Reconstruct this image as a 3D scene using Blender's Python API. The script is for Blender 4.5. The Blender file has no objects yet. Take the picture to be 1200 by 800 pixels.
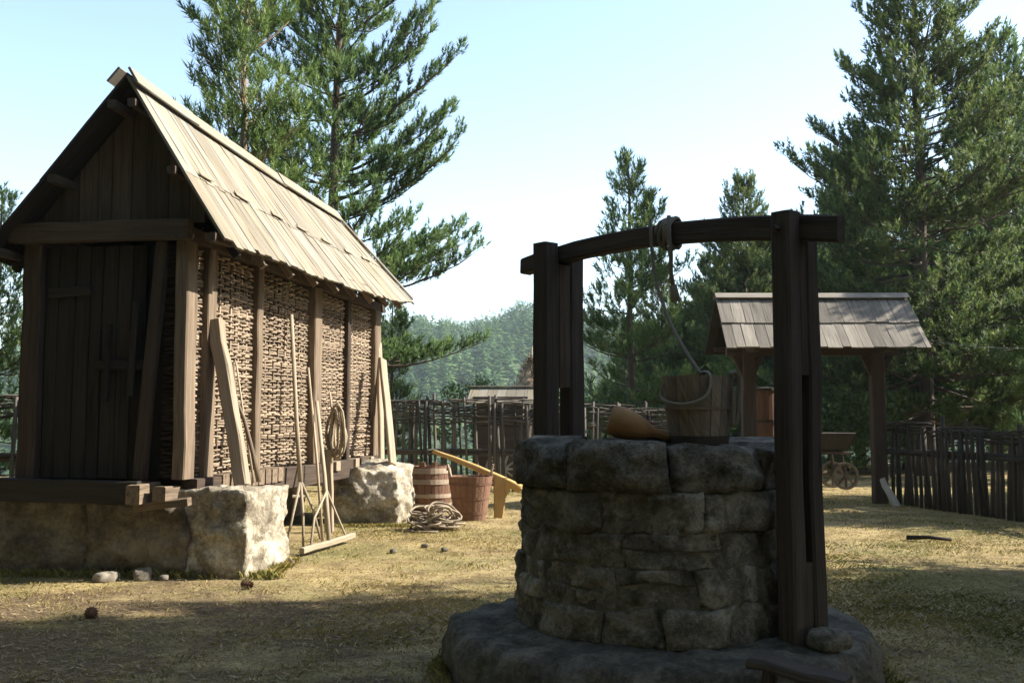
import bpy, math, random
import numpy as np
from mathutils import Vector, Matrix, noise

# ------------------------------------------------------------------ camera, sky, sun, exposure
SC = bpy.context.scene
R = math.radians
cam_d = bpy.data.cameras.new('camera')
cam = bpy.data.objects.new('camera', cam_d)
SC.collection.objects.link(cam)
cam.location = (0, 0, 1.4)
cam.rotation_euler = (R(90 + 4.41), 0, 0)
cam_d.sensor_width = 36
cam_d.lens = 1167 / 1200 * 36
cam_d.clip_start = .05
cam_d.clip_end = 4000
SC.camera = cam

SUN_EL, SUN_AZ = R(38), R(82)          # azimuth clockwise from +Y
SUN_DIR = Vector((math.sin(SUN_AZ) * math.cos(SUN_EL), math.cos(SUN_AZ) * math.cos(SUN_EL), math.sin(SUN_EL)))
wd = bpy.data.worlds.new('World'); SC.world = wd; wd.use_nodes = True
nt = wd.node_tree
sky = nt.nodes.new('ShaderNodeTexSky'); sky.sky_type = 'NISHITA'; sky.sun_disc = False
sky.sun_elevation = SUN_EL; sky.sun_rotation = SUN_AZ
sky.air_density = 1.0; sky.dust_density = 1.2; sky.ozone_density = 1.0; sky.altitude = 900
bg = nt.nodes['Background']; bg.inputs[1].default_value = .15
wbal = nt.nodes.new('ShaderNodeMix'); wbal.data_type = 'RGBA'; wbal.blend_type = 'MULTIPLY'; wbal.inputs[0].default_value = 1
wbal.inputs[7].default_value = (1.09, 1.03, .92, 1)      # the photograph's warm white balance, the same over the whole sky
nt.links.new(sky.outputs[0], wbal.inputs[6]); nt.links.new(wbal.outputs[2], bg.inputs[0])
sun_d = bpy.data.lights.new('sun', 'SUN'); sun_d.energy = 5.0; sun_d.angle = R(.5); sun_d.color = (1, .95, .86)
sun = bpy.data.objects.new('sun', sun_d); SC.collection.objects.link(sun)
sun.rotation_euler = SUN_DIR.to_track_quat('Z', 'Y').to_euler()
SC.view_settings.view_transform = 'Standard'; SC.view_settings.look = 'None'
SC.view_settings.exposure = 1.42; SC.view_settings.gamma = 1
SC.cycles.use_denoising = True
SC.cycles.max_bounces = 6; SC.cycles.diffuse_bounces = 3; SC.cycles.glossy_bounces = 2
SC.cycles.transparent_max_bounces = 8; SC.cycles.volume_bounces = 0
SC.cycles.sample_clamp_indirect = 4

rng = random.Random(11)
NR = np.random.default_rng(5)
U = rng.uniform
def V(*a): return Vector(a)

# ------------------------------------------------------------------ materials
def newmat(name):
    m = bpy.data.materials.new(name); m.use_nodes = True
    t = m.node_tree; b = t.nodes['Principled BSDF']
    return m, t, b
def nd(t, kind, **kw):
    n = t.nodes.new(kind)
    for k, v in kw.items():
        if k.startswith('i_'):
            k = k[2:]; n.inputs[int(k) if k.isdigit() else k].default_value = v
        else: setattr(n, k, v)
    return n
def ramp(t, fac, stops):
    r = t.nodes.new('ShaderNodeValToRGB'); e = r.color_ramp.elements
    while len(e) > 1: e.remove(e[-1])
    for i, (p, c) in enumerate(stops):
        q = e[0] if i == 0 else e.new(p)
        q.position = p; q.color = (*c, 1) if len(c) == 3 else c
    t.links.new(fac, r.inputs[0]); return r.outputs[0]
def mix(t, fac, a, b, mode='MIX'):
    m = t.nodes.new('ShaderNodeMix'); m.data_type = 'RGBA'; m.blend_type = mode
    for s, v in ((0, fac), (6, a), (7, b)):
        if isinstance(v, (int, float)): m.inputs[s].default_value = v
        elif isinstance(v, tuple): m.inputs[s].default_value = (*v, 1)
        else: t.links.new(v, m.inputs[s])
    return m.outputs[2]
def math_n(t, op, a, b=0.0):
    m = t.nodes.new('ShaderNodeMath'); m.operation = op
    for i, v in enumerate((a, b)):
        if isinstance(v, (int, float)): m.inputs[i].default_value = v
        else: t.links.new(v, m.inputs[i])
    return m.outputs[0]
def noise_n(t, vec, scale, detail=4, rough=.55, dist=0.0):
    n = nd(t, 'ShaderNodeTexNoise', i_Scale=scale, i_Detail=detail, i_Roughness=rough, i_Distortion=dist)
    t.links.new(vec, n.inputs['Vector']); return n.outputs[0]
def mapped(t, vec, s):
    m = nd(t, 'ShaderNodeMapping'); m.inputs['Scale'].default_value = s
    t.links.new(vec, m.inputs['Vector']); return m.outputs[0]
def attr(t, name): 
    a = nd(t, 'ShaderNodeAttribute', attribute_name=name); return a
def bump(t, b, height, strength, dist=.01):
    n = nd(t, 'ShaderNodeBump', i_Strength=strength, i_Distance=dist)
    t.links.new(height, n.inputs['Height']); t.links.new(n.outputs[0], b.inputs['Normal'])

def wood(name, dark, light, rough=.85, crack=.55, var=.35, fib=26, grey=None, strength=.5):
    """weathered timber; grain runs along attribute gr.x, pr is one random number per piece"""
    m, t, b = newmat(name)
    g = attr(t, 'gr').outputs['Vector']; p = attr(t, 'pr').outputs['Fac']
    f = noise_n(t, mapped(t, g, (1.3, fib, fib)), 1.0, 7, .62, .35)
    f2 = noise_n(t, mapped(t, g, (3.5, fib * 4, fib * 4)), 1.0, 3, .6)
    big = noise_n(t, mapped(t, g, (.8, 3, 3)), 1.0, 3, .5)
    mixf = math_n(t, 'ADD', math_n(t, 'MULTIPLY', f, .6), math_n(t, 'MULTIPLY', f2, .4))
    c = ramp(t, mixf, [(.30, dark), (.52, tuple(.45 * a + .55 * e for a, e in zip(dark, light))), (.72, light)])
    if grey: c = mix(t, ramp(t, big, [(.42, (0, 0, 0)), (.64, (1, 1, 1))]), c, grey)
    ck = ramp(t, f, [(.30, (0, 0, 0)), (.36, (1, 1, 1))])
    c = mix(t, math_n(t, 'MULTIPLY', math_n(t, 'SUBTRACT', 1.0, ck), crack), c, tuple(a * .3 for a in dark))
    v = math_n(t, 'ADD', 1 - var / 2, math_n(t, 'MULTIPLY', p, var))
    hs = nd(t, 'ShaderNodeHueSaturation'); t.links.new(c, hs.inputs['Color']); t.links.new(v, hs.inputs['Value'])
    t.links.new(hs.outputs[0], b.inputs['Base Color'])
    b.inputs['Roughness'].default_value = rough; b.inputs['Specular IOR Level'].default_value = .25
    bump(t, b, mixf, strength, .012)
    return m

def stone(name, cols, scale=3.0, moss=None, bstr=.8, lichen=None, bd=.03):
    m, t, b = newmat(name)
    g = nd(t, 'ShaderNodeNewGeometry').outputs['Position']; p = attr(t, 'pr').outputs['Fac']
    a = noise_n(t, g, scale, 8, .62, .3); f = noise_n(t, g, scale * 9, 6, .7); s = noise_n(t, g, scale * 40, 3, .6)
    h = math_n(t, 'ADD', math_n(t, 'MULTIPLY', a, .55), math_n(t, 'ADD', math_n(t, 'MULTIPLY', f, .3), math_n(t, 'MULTIPLY', s, .15)))
    c = ramp(t, h, [(.38, cols[0]), (.49, cols[1]), (.60, cols[2])])
    if moss:
        mk = noise_n(t, g, scale * 1.7, 6, .65)
        c = mix(t, ramp(t, mk, [(.52, (0, 0, 0)), (.66, (.85, .85, .85))]), c, moss)
    if lichen:
        vo = noise_n(t, g, scale * 6, 5, .75)
        c = mix(t, ramp(t, vo, [(.56, (0, 0, 0)), (.74, (.55, .55, .55))]), c, lichen)
    v = math_n(t, 'ADD', .78, math_n(t, 'MULTIPLY', p, .44))
    hs = nd(t, 'ShaderNodeHueSaturation'); t.links.new(c, hs.inputs['Color']); t.links.new(v, hs.inputs['Value'])
    t.links.new(hs.outputs[0], b.inputs['Base Color'])
    b.inputs['Roughness'].default_value = .92; b.inputs['Specular IOR Level'].default_value = .2
    bump(t, b, h, bstr, bd)
    return m

def foliage(name, cols, trans=.5):
    m, t, b = newmat(name)
    p = attr(t, 'pr').outputs['Fac']
    g = nd(t, 'ShaderNodeNewGeometry').outputs['Position']
    n = noise_n(t, g, .9, 3)
    k = math_n(t, 'ADD', math_n(t, 'MULTIPLY', p, .6), math_n(t, 'MULTIPLY', n, .4))
    c = ramp(t, k, [(.15, cols[0]), (.5, cols[1]), (.85, cols[2])])
    t.links.new(c, b.inputs['Base Color']); b.inputs['Roughness'].default_value = .6
    b.inputs['Specular IOR Level'].default_value = .25
    tr = nd(t, 'ShaderNodeBsdfTranslucent'); t.links.new(c, tr.inputs[0])
    ms = nd(t, 'ShaderNodeMixShader'); ms.inputs[0].default_value = trans
    t.links.new(b.outputs[0], ms.inputs[1]); t.links.new(tr.outputs[0], ms.inputs[2])
    t.links.new(ms.outputs[0], t.nodes['Material Output'].inputs[0])
    return m

M = {}
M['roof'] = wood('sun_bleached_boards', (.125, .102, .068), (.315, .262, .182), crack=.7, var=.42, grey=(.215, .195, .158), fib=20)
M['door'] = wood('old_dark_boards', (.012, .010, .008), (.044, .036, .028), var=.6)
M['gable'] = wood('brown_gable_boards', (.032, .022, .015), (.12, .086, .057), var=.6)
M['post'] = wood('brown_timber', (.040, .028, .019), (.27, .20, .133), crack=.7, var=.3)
M['postdark'] = wood('dark_brown_timber', (.032, .022, .016), (.10, .070, .048), crack=.7, var=.3)  # darker copy of the brown timber for the other posts and beams
M['well'] = wood('well_timber', (.024, .019, .015), (.085, .067, .052), crack=.8, var=.25, strength=.9)
M['plank'] = wood('fresh_tan_timber', (.17, .13, .088), (.40, .32, .225), crack=.6)
M['pole'] = wood('peeled_pole', (.22, .17, .11), (.42, .35, .25), crack=.5, fib=40)
M['wicker'] = wood('wicker_rods', (.115, .083, .055), (.41, .315, .22), crack=.4, var=.7, fib=60)
M['fence'] = wood('grey_fence_rods', (.040, .033, .027), (.165, .142, .115), var=.9, fib=50)
M['fencedark'] = wood('shaded_fence_rods', (.022, .018, .014), (.075, .062, .048), var=.7, fib=50)  # darker copy of the grey fence rods, shade put into the colour
M['barrel'] = wood('red_brown_staves', (.10, .052, .032), (.25, .14, .09), var=.35, fib=35)
M['band'] = wood('pale_hoops', (.19, .14, .095), (.38, .30, .22), fib=60)
M['bucket'] = wood('bucket_staves', (.11, .086, .064), (.30, .245, .185), var=.4, fib=35)
M['bandark'] = wood('dark_hoops', (.03, .024, .02), (.085, .068, .055), fib=60)
M['orange'] = wood('carved_orange_wood', (.28, .17, .058), (.50, .34, .13), crack=.25, fib=18)
M['ladle'] = wood('ladle_wood', (.22, .115, .045), (.42, .24, .10), crack=.2, fib=18)
M['shingle'] = wood('grey_roof_shingles', (.11, .092, .072), (.29, .255, .205), crack=.6, var=.7)
M['rope'] = wood('hemp_rope', (.17, .13, .085), (.36, .29, .21), fib=90, crack=.3)
M['roped'] = wood('dark_rope', (.13, .11, .088), (.32, .28, .22), fib=90, crack=.3)
M['bark'] = wood('pine_bark', (.035, .026, .020), (.14, .10, .07), fib=9, crack=.9, strength=1)
M['barkl'] = wood('young_pine_bark', (.14, .10, .07), (.38, .28, .19), fib=9, crack=.7, strength=1)
M['white'] = wood('pale_wood', (.30, .27, .22), (.52, .48, .41), crack=.4)
M['hutstone'] = stone('pale_foundation_stone', ((.075, .060, .042), (.25, .212, .152), (.56, .50, .39)), 2.8, lichen=(.62, .575, .46), bstr=1, bd=.06)
M['darkstone'] = stone('brown_foundation_stone', ((.045, .037, .027), (.12, .098, .071), (.24, .205, .15)), 2.6, lichen=(.20, .18, .13), bstr=1, bd=.06)
M['wellstone'] = stone('grey_brown_wellstone', ((.046, .040, .031), (.155, .136, .104), (.36, .325, .255)), 5.5, moss=(.050, .050, .026), lichen=(.36, .335, .27), bstr=1, bd=.07)
M['mortar'] = stone('dark_mortar', ((.035, .031, .025), (.105, .092, .071), (.22, .198, .155)), 6, moss=(.03, .034, .016), bstr=1)
M['plinth'] = stone('plinth_concrete', ((.036, .031, .024), (.095, .083, .064), (.19, .17, .132)), 4, moss=(.034, .038, .020), lichen=(.22, .205, .17), bstr=1, bd=.04)
M['pebble'] = stone('pebble', ((.08, .068, .05), (.18, .155, .12), (.30, .265, .21)), 12)
M['cone'] = wood('pine_cone', (.05, .025, .015), (.16, .085, .05))
M['hay'] = wood('old_hay', (.13, .095, .06), (.34, .26, .17), fib=70, crack=.5)
M['wire'] = wood('wire', (.3, .3, .3), (.5, .5, .5))
M['pine'] = foliage('pine_needles', ((.036, .074, .022), (.100, .168, .050), (.22, .285, .090)))
M['pineyoung'] = foliage('young_pine_needles', ((.048, .088, .022), (.125, .195, .050), (.26, .32, .095)), .3)
M['pinedark'] = foliage('dark_pine_needles', ((.030, .054, .017), (.090, .135, .038), (.235, .262, .078)))
M['leaf'] = foliage('broad_leaves', ((.05, .085, .025), (.085, .14, .040), (.14, .20, .06)), .35)
M['forest'] = foliage('far_forest', ((.030, .075, .022), (.080, .145, .042), (.17, .23, .065)), .1)
M['litter'] = wood('straw_and_needles', (.06, .036, .02), (.44, .33, .18), var=1.2, fib=4, crack=0)
M['grass'] = foliage('dry_grass', ((.095, .125, .026), (.30, .255, .078), (.48, .375, .155)), .3)

def ground_mat():
    m, t, b = newmat('dry_turf')
    g = nd(t, 'ShaderNodeNewGeometry').outputs['Position']
    big = noise_n(t, g, .38, 5, .6, .4); mid = noise_n(t, g, 2.2, 6, .65); fine = noise_n(t, g, 26, 5, .7); lit = noise_n(t, g, 75, 3, .7)
    c = ramp(t, mid, [(.30, (.15, .105, .054)), (.48, (.31, .235, .112)), (.66, (.44, .345, .170))])
    c = mix(t, ramp(t, big, [(.50, (0, 0, 0)), (.66, (.75, .75, .75))]), c, (.115, .135, .040))
    # trodden bare earth between the hut and the near edge of the yard
    vd = nd(t, 'ShaderNodeVectorMath', operation='DISTANCE'); t.links.new(g, vd.inputs[0]); vd.inputs[1].default_value = (-3.0, 6.0, 0)
    worn = math_n(t, 'MAXIMUM', math_n(t, 'SUBTRACT', 1.0, math_n(t, 'DIVIDE', vd.outputs['Value'], 4.2)), 0.0)
    dirt = math_n(t, 'ADD', noise_n(t, g, .8, 6, .7, .6), math_n(t, 'MULTIPLY', worn, .22))
    c = mix(t, ramp(t, dirt, [(.56, (0, 0, 0)), (.68, (.85, .85, .85))]), c, (.13, .090, .056))
    c = mix(t, .75, c, ramp(t, fine, [(.3, (.40, .38, .34)), (.5, (1, 1, 1)), (.7, (1.3, 1.25, 1.15))]), 'MULTIPLY')
    c = mix(t, .5, c, ramp(t, lit, [(.35, (.45, .43, .4)), (.55, (1, 1, 1)), (.72, (1.4, 1.35, 1.2))]), 'MULTIPLY')
    t.links.new(c, b.inputs['Base Color']); b.inputs['Roughness'].default_value = .95; b.inputs['Specular IOR Level'].default_value = .1
    h = math_n(t, 'ADD', math_n(t, 'MULTIPLY', fine, .5), math_n(t, 'MULTIPLY', lit, .5))
    bump(t, b, h, .9, .035)
    return m
M['ground'] = ground_mat()
def hill_mat():
    m, t, b = newmat('forest_floor')
    g = nd(t, 'ShaderNodeNewGeometry').outputs['Position']
    t.links.new(ramp(t, noise_n(t, g, .06, 6, .6), [(.35, (.025, .045, .02)), (.65, (.07, .095, .035))]), b.inputs['Base Color'])
    b.inputs['Roughness'].default_value = 1
    return m
M['hill'] = hill_mat()

# ------------------------------------------------------------------ mesh helpers
def np_mesh(name, verts, faces, gr=None, pr=None, smooth=False, mat=None):
    """verts n x 3; faces: m x k array or list of index tuples"""
    me = bpy.data.meshes.new(name)
    verts = np.asarray(verts, np.float32)
    me.vertices.add(len(verts)); me.vertices.foreach_set('co', verts.ravel())
    if isinstance(faces, np.ndarray):
        k = faces.shape[1]; flat = faces.ravel().astype(np.int32); ls = np.arange(0, len(flat), k, dtype=np.int32)
    else:
        ln = np.array([len(f) for f in faces]); flat = np.array([i for f in faces for i in f], np.int32)
        ls = np.concatenate(([0], np.cumsum(ln)[:-1])).astype(np.int32)
    me.loops.add(len(flat)); me.loops.foreach_set('vertex_index', flat)
    me.polygons.add(len(ls)); me.polygons.foreach_set('loop_start', ls)
    me.polygons.foreach_set('use_smooth', np.full(len(ls), bool(smooth)))
    if gr is not None:
        a = me.attributes.new('gr', 'FLOAT_VECTOR', 'POINT'); a.data.foreach_set('vector', np.asarray(gr, np.float32).ravel())
    if pr is not None:
        a = me.attributes.new('pr', 'FLOAT', 'POINT'); a.data.foreach_set('value', np.asarray(pr, np.float32).ravel())
    me.update(calc_edges=True); me.validate()
    if mat: me.materials.append(mat)
    return me

def ident(o, label=None, cat=None, group=None, kind=None):
    if label: o['label'] = label
    if cat: o['category'] = cat
    if group: o['group'] = group
    if kind: o['kind'] = kind
    return o
def link(name, data, parent=None):
    o = bpy.data.objects.new(name, data); SC.collection.objects.link(o)
    if parent: o.parent = parent
    return o
def root(name, loc=(0, 0, 0), rz=0.0, label=None, cat=None, group=None):
    o = link(name, None); o.location = loc; o.rotation_euler = (0, 0, rz); o.empty_display_size = .2
    return ident(o, label, cat, group)

class MB:
    def __init__(s): s.v = []; s.f = []; s.g = []; s.p = []
    def add(s, verts, faces, gr=None, pr=None):
        b = len(s.v); verts = [tuple(v) for v in verts]
        s.v += verts; s.f += [tuple(i + b for i in f) for f in faces]
        o = (U(0, 50), U(0, 50), U(0, 50))
        gr = gr or verts
        s.g += [(a[0] + o[0], a[1] + o[1], a[2] + o[2]) for a in gr]
        q = rng.random() if pr is None else pr
        s.p += [q] * len(verts)
        return s
    def beam(s, p0, p1, w, t, up=(0, 0, 1), seg=3, jit=.004, ch=.008, w1=None, t1=None, bow=(0, 0, 0), pr=None):
        """timber from p0 to p1, w across, t along up; eight-sided section, a little uneven"""
        p0, p1, up, bow = Vector(p0), Vector(p1), Vector(up), Vector(bow)
        d = p1 - p0; L = d.length; d.normalize()
        n = (up - d * up.dot(d)).normalized(); sd = d.cross(n)
        w1 = w if w1 is None else w1; t1 = t if t1 is None else t1
        vs, gr, fs = [], [], []
        for i in range(seg + 1):
            a = i / seg; hw = (w + (w1 - w) * a) / 2; ht = (t + (t1 - t) * a) / 2; c = min(ch, hw * .5, ht * .5)
            o = p0 + d * (L * a) + bow * (4 * a * (1 - a)) + sd * U(-jit, jit) + n * U(-jit, jit)
            for x, y in ((hw - c, ht), (-hw + c, ht), (-hw, ht - c), (-hw, -ht + c), (-hw + c, -ht), (hw - c, -ht), (hw, -ht + c), (hw, ht - c)):
                x += U(-jit, jit) * .5; y += U(-jit, jit) * .5
                vs.append(o + sd * x + n * y); gr.append((L * a, x, y))
        for i in range(seg):
            for k in range(8):
                a, b = i * 8 + k, i * 8 + (k + 1) % 8
                fs.append((a, b, b + 8, a + 8))
        fs.append(tuple(range(7, -1, -1))); fs.append(tuple(seg * 8 + k for k in range(8)))
        return s.add(vs, fs, gr, pr)
    def tube(s, pts, r, n=6, r1=None, cap=True, closed=False, pr=None, jit=0):
        pts = [Vector(p) for p in pts]; N = len(pts); vs, gr, fs = [], [], []
        rs = r if isinstance(r, (list, tuple)) else [r + ((r1 if r1 is not None else r) - r) * i / max(1, N - 1) for i in range(N)]
        nrm = None; L = 0
        for i, p in enumerate(pts):
            a, b = (pts[(i - 1) % N], pts[(i + 1) % N]) if closed else (pts[max(0, i - 1)], pts[min(N - 1, i + 1)])
            d = (b - a).normalized()
            if nrm is None: nrm = d.orthogonal().normalized()
            nrm = (nrm - d * nrm.dot(d)); nrm = nrm.normalized() if nrm.length > 1e-6 else d.orthogonal().normalized()
            bi = d.cross(nrm); L += (p - pts[i - 1]).length if i else 0
            for k in range(n):
                t = 2 * math.pi * k / n; q = rs[i] * (1 + U(-jit, jit)); x, y = math.cos(t) * q, math.sin(t) * q
                vs.append(p + nrm * x + bi * y); gr.append((L, x, y))
        for i in range(N if closed else N - 1):
            j = (i + 1) % N
            for k in range(n):
                fs.append((i * n + k, i * n + (k + 1) % n, j * n + (k + 1) % n, j * n + k))
        if cap and not closed:
            fs.append(tuple(range(n - 1, -1, -1))); fs.append(tuple((N - 1) * n + k for k in range(n)))
        return s.add(vs, fs, gr, pr)
    def lathe(s, prof, n=24, c=(0, 0, 0), jit=0, closed=False, pr=None, M4=None):
        vs, gr, fs = [], [], []; m = len(prof)
        for i in range(n):
            t = 2 * math.pi * i / n
            for r, z in prof:
                q = r + U(-jit, jit)
                v = Vector((math.cos(t) * q, math.sin(t) * q, z))
                if M4: v = M4 @ v
                vs.append(v + Vector(c)); gr.append((t * r, r, z))
        for i in range(n):
            j = (i + 1) % n
            for k in range(m if closed else m - 1):
                k2 = (k + 1) % m
                fs.append((i * m + k, j * m + k, j * m + k2, i * m + k2))
        return s.add(vs, fs, gr, pr)
    def slab(s, c4, th, seg=3, jit=.003, pr=None):
        """board between four corners (top0, top1, bottom1, bottom0); length runs top -> bottom; thickness downwards"""
        a0, a1, b1, b0 = [Vector(c) for c in c4]
        n = (a1 - a0).cross(b0 - a0).normalized()
        if n.z < 0: n = -n
        vs, gr, fs = [], [], []; L = (b0 - a0).length; w = (a1 - a0).length
        for i in range(seg + 1):
            k = i / seg; l = a0.lerp(b0, k); r = a1.lerp(b1, k); j = U(-jit, jit); e = n * U(-jit, jit)
            vs += [l + n * j, r + e, r + e - n * th, l + n * j - n * th]
            gr += [(L * k, 0, 0), (L * k, w, 0), (L * k, w, th), (L * k, 0, th)]
        for i in range(seg):
            for k in range(4):
                a, b = i * 4 + k, i * 4 + (k + 1) % 4
                fs.append((a, b, b + 4, a + 4))
        fs.append((3, 2, 1, 0)); e = seg * 4; fs.append((e, e + 1, e + 2, e + 3))
        return s.add(vs, fs, gr, pr)
    def mesh(s, name, mat, smooth=False):
        return np_mesh(name, s.v, s.f, s.g, s.p, smooth, mat)
    def build(s, name, mat, parent=None, smooth=False, loc=None):
        o = link(name, s.mesh(name, mat, smooth), parent)
        if loc: o.location = loc
        return o

def rock_mb(size, seed, n=9, box=.45, amp=.12, freq=1.4, fine=.03):
    """boxy boulder: cube sphere pulled towards a cube and broken up by noise"""
    mb = MB(); vs = {}; V_ = []; fs = []
    sx, sy, sz = (q / 2 for q in size); off = Vector((seed * 7.3, seed * 3.1, seed * 5.7))
    def vid(c):
        k = tuple(round(q, 5) for q in c)
        if k not in vs:
            u = Vector(c); sp = u.normalized()
            p = sp.lerp(u, box) if box < 1 else u
            m = max(size)
            q = Vector((p.x * sx, p.y * sy, p.z * sz))
            d = noise.fractal(q * freq + off, 1, 2, 4) * amp + noise.fractal(q * freq * 6 + off, 1, 2, 3) * fine
            cr = noise.cell(q * freq * 1.3 + off * 2) * amp * .10
            q += sp * (d + cr) 
            vs[k] = len(V_); V_.append(q)
        return vs[k]
    for ax in range(3):
        for sg in (-1, 1):
            for i in range(n):
                for j in range(n):
                    quad = []
                    for a, b in ((i, j), (i + 1, j), (i + 1, j + 1), (i, j + 1)):
                        c = [0, 0, 0]; c[ax] = sg
                        c[(ax + 1) % 3] = math.tan((2 * a / n - 1) * math.pi / 4); c[(ax + 2) % 3] = math.tan((2 * b / n - 1) * math.pi / 4)
                        quad.append(vid(c))
                    fs.append(tuple(quad if sg > 0 else quad[::-1]))
    return mb.add(V_, fs)

# ------------------------------------------------------------------ ground, hill, far forest
def smooth01(x): x = min(1, max(0, x)); return x * x * (3 - 2 * x)
def ground_h(x, y):
    h = .035 * noise.noise((x * .35, y * .35, 3)) if -20 < x < 20 and y < 40 else 0
    # the yard is level; behind the woven fence the slope falls into the valley, less so in the wood on the right
    fall = smooth01((y - 22) / 110) * 24
    fall *= 1 - .8 * smooth01((x - 4) / 14) * (1 - smooth01((y - 45) / 60))
    return h - fall
def hill_h(x, y):
    r = 28 + 5 * noise.noise((x * .006, 1.7, 0)) + 9 * math.exp(-((x - 5) / 60) ** 2) - .00022 * max(0, abs(x) - 60) ** 2 * .6
    k = smooth01((y - 150) / 270)
    return -26 + (r + 26) * k + 3.5 * noise.noise((x * .018, y * .018, 9)) * k - max(0, y - 425) * .12
def grid_sheet(name, xs, ys, fn, mat):
    vs = [(x, y, fn(x, y)) for y in ys for x in xs]; nx = len(xs)
    fs = np.array([(j * nx + i, j * nx + i + 1, (j + 1) * nx + i + 1, (j + 1) * nx + i) for j in range(len(ys) - 1) for i in range(nx - 1)])
    o = link(name, np_mesh(name, vs, fs, smooth=True, mat=mat)); o['kind'] = 'structure'; return o
xs = sorted(set([-780, -600, -450, -320, -220, -150, -100, -70, -50, -38, -28] + [round(-20 + i * .5, 2) for i in range(81)] + [28, 38, 50, 70, 100, 150, 220, 320, 450, 600, 780]))
ys = sorted(set([-90, -60, -40, -25, -15, -8] + [round(-4 + i * .5, 2) for i in range(90)] + [44, 48, 54, 62, 72, 84, 98, 115, 135, 160, 200, 260, 340, 450, 600, 780]))
grid_sheet('ground', xs, ys, ground_h, M['ground'])
grid_sheet('hill', [-770 + i * 20 for i in range(78)], [150 + i * 15 for i in range(40)], hill_h, M['hill'])

def far_forest():
    base = []   # one ragged conifer of small triangles, unit height
    g = np.random.default_rng(3); T = []
    for v in range(4):
        n = 64; h = g.random(n) ** .8; r = (.02 + .19 * (1 - h) ** .75) * (1 + .25 * math.sin(v)) * (.45 + .65 * g.random(n))
        a = g.random(n) * 6.283
        c = np.stack([r * np.cos(a), r * np.sin(a), .06 + .94 * h], 1)
        o = np.stack([np.cos(a), np.sin(a), -0.55 + .3 * g.random(n)], 1); sd = np.stack([-np.sin(a), np.cos(a), .2 * g.random(n)], 1)
        s = (.035 + .075 * (1 - h))[:, None]
        T.append(np.stack([c - sd * s, c + sd * s, c + o * s * 1.5, ], 1))
    Vs, P = [], []
    cnt = 0
    while cnt < 9500:
        x, y = g.uniform(-330, 330), 165 + 275 * g.random()
        if abs(x) > 40 + .75 * y: continue
        z = hill_h(x, y) - .5; h = g.uniform(7, 13) * (.75 + .5 * noise.noise((x * .03, y * .03, 4)) ** 1)
        w = h * g.uniform(.85, 1.5); t = T[cnt % 4]; a = g.random() * 6.28; ca, sa = math.cos(a), math.sin(a)
        q = t.reshape(-1, 3)
        Vs.append(np.stack([x + w * (q[:, 0] * ca - q[:, 1] * sa), y + w * (q[:, 0] * sa + q[:, 1] * ca), z + h * q[:, 2]], 1))
        P.append(np.repeat(np.clip(g.random() * .7 + .3 * g.random(len(q) // 3), 0, 1), 3)); cnt += 1
    Vs = np.concatenate(Vs); 
    o = link('forest', np_mesh('forest', Vs, np.arange(len(Vs)).reshape(-1, 3), pr=np.concatenate(P), mat=M['forest']))
    ident(o, 'blue green pine forest covering the far hillside', 'forest', kind='stuff')
far_forest()

# ------------------------------------------------------------------ trees
def needles(pos, dr, ln, g, nn, nl, nw):
    """brush-like shoots: nn flat needles round each axis"""
    n = len(pos); pos = np.repeat(pos, nn, 0); ax = np.repeat(dr, nn, 0); L = np.repeat(ln, nn)[:, None]
    k = g.random((n * nn, 1)); rd = g.normal(size=(n * nn, 3)); rd -= ax * (rd * ax).sum(1, keepdims=True); rd /= np.linalg.norm(rd, axis=1, keepdims=True) + 1e-6
    b = pos + ax * L * k
    an = .45 + .55 * (1 - k) + .15 * g.random((n * nn, 1))
    d = ax * np.cos(an) + rd * np.sin(an)
    sd = np.cross(d, rd); sd /= np.linalg.norm(sd, axis=1, keepdims=True) + 1e-6
    w = nw * (.7 + .6 * g.random((n * nn, 1))); l = nl * (.7 + .5 * g.random((n * nn, 1)))
    v = np.stack([b - sd * w, b + sd * w, b + d * l], 1).reshape(-1, 3)
    pr = np.repeat(np.clip(np.repeat(g.random(n), nn) * .75 + .25 * g.random(n * nn), 0, 1), 3)
    return v, pr

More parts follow.
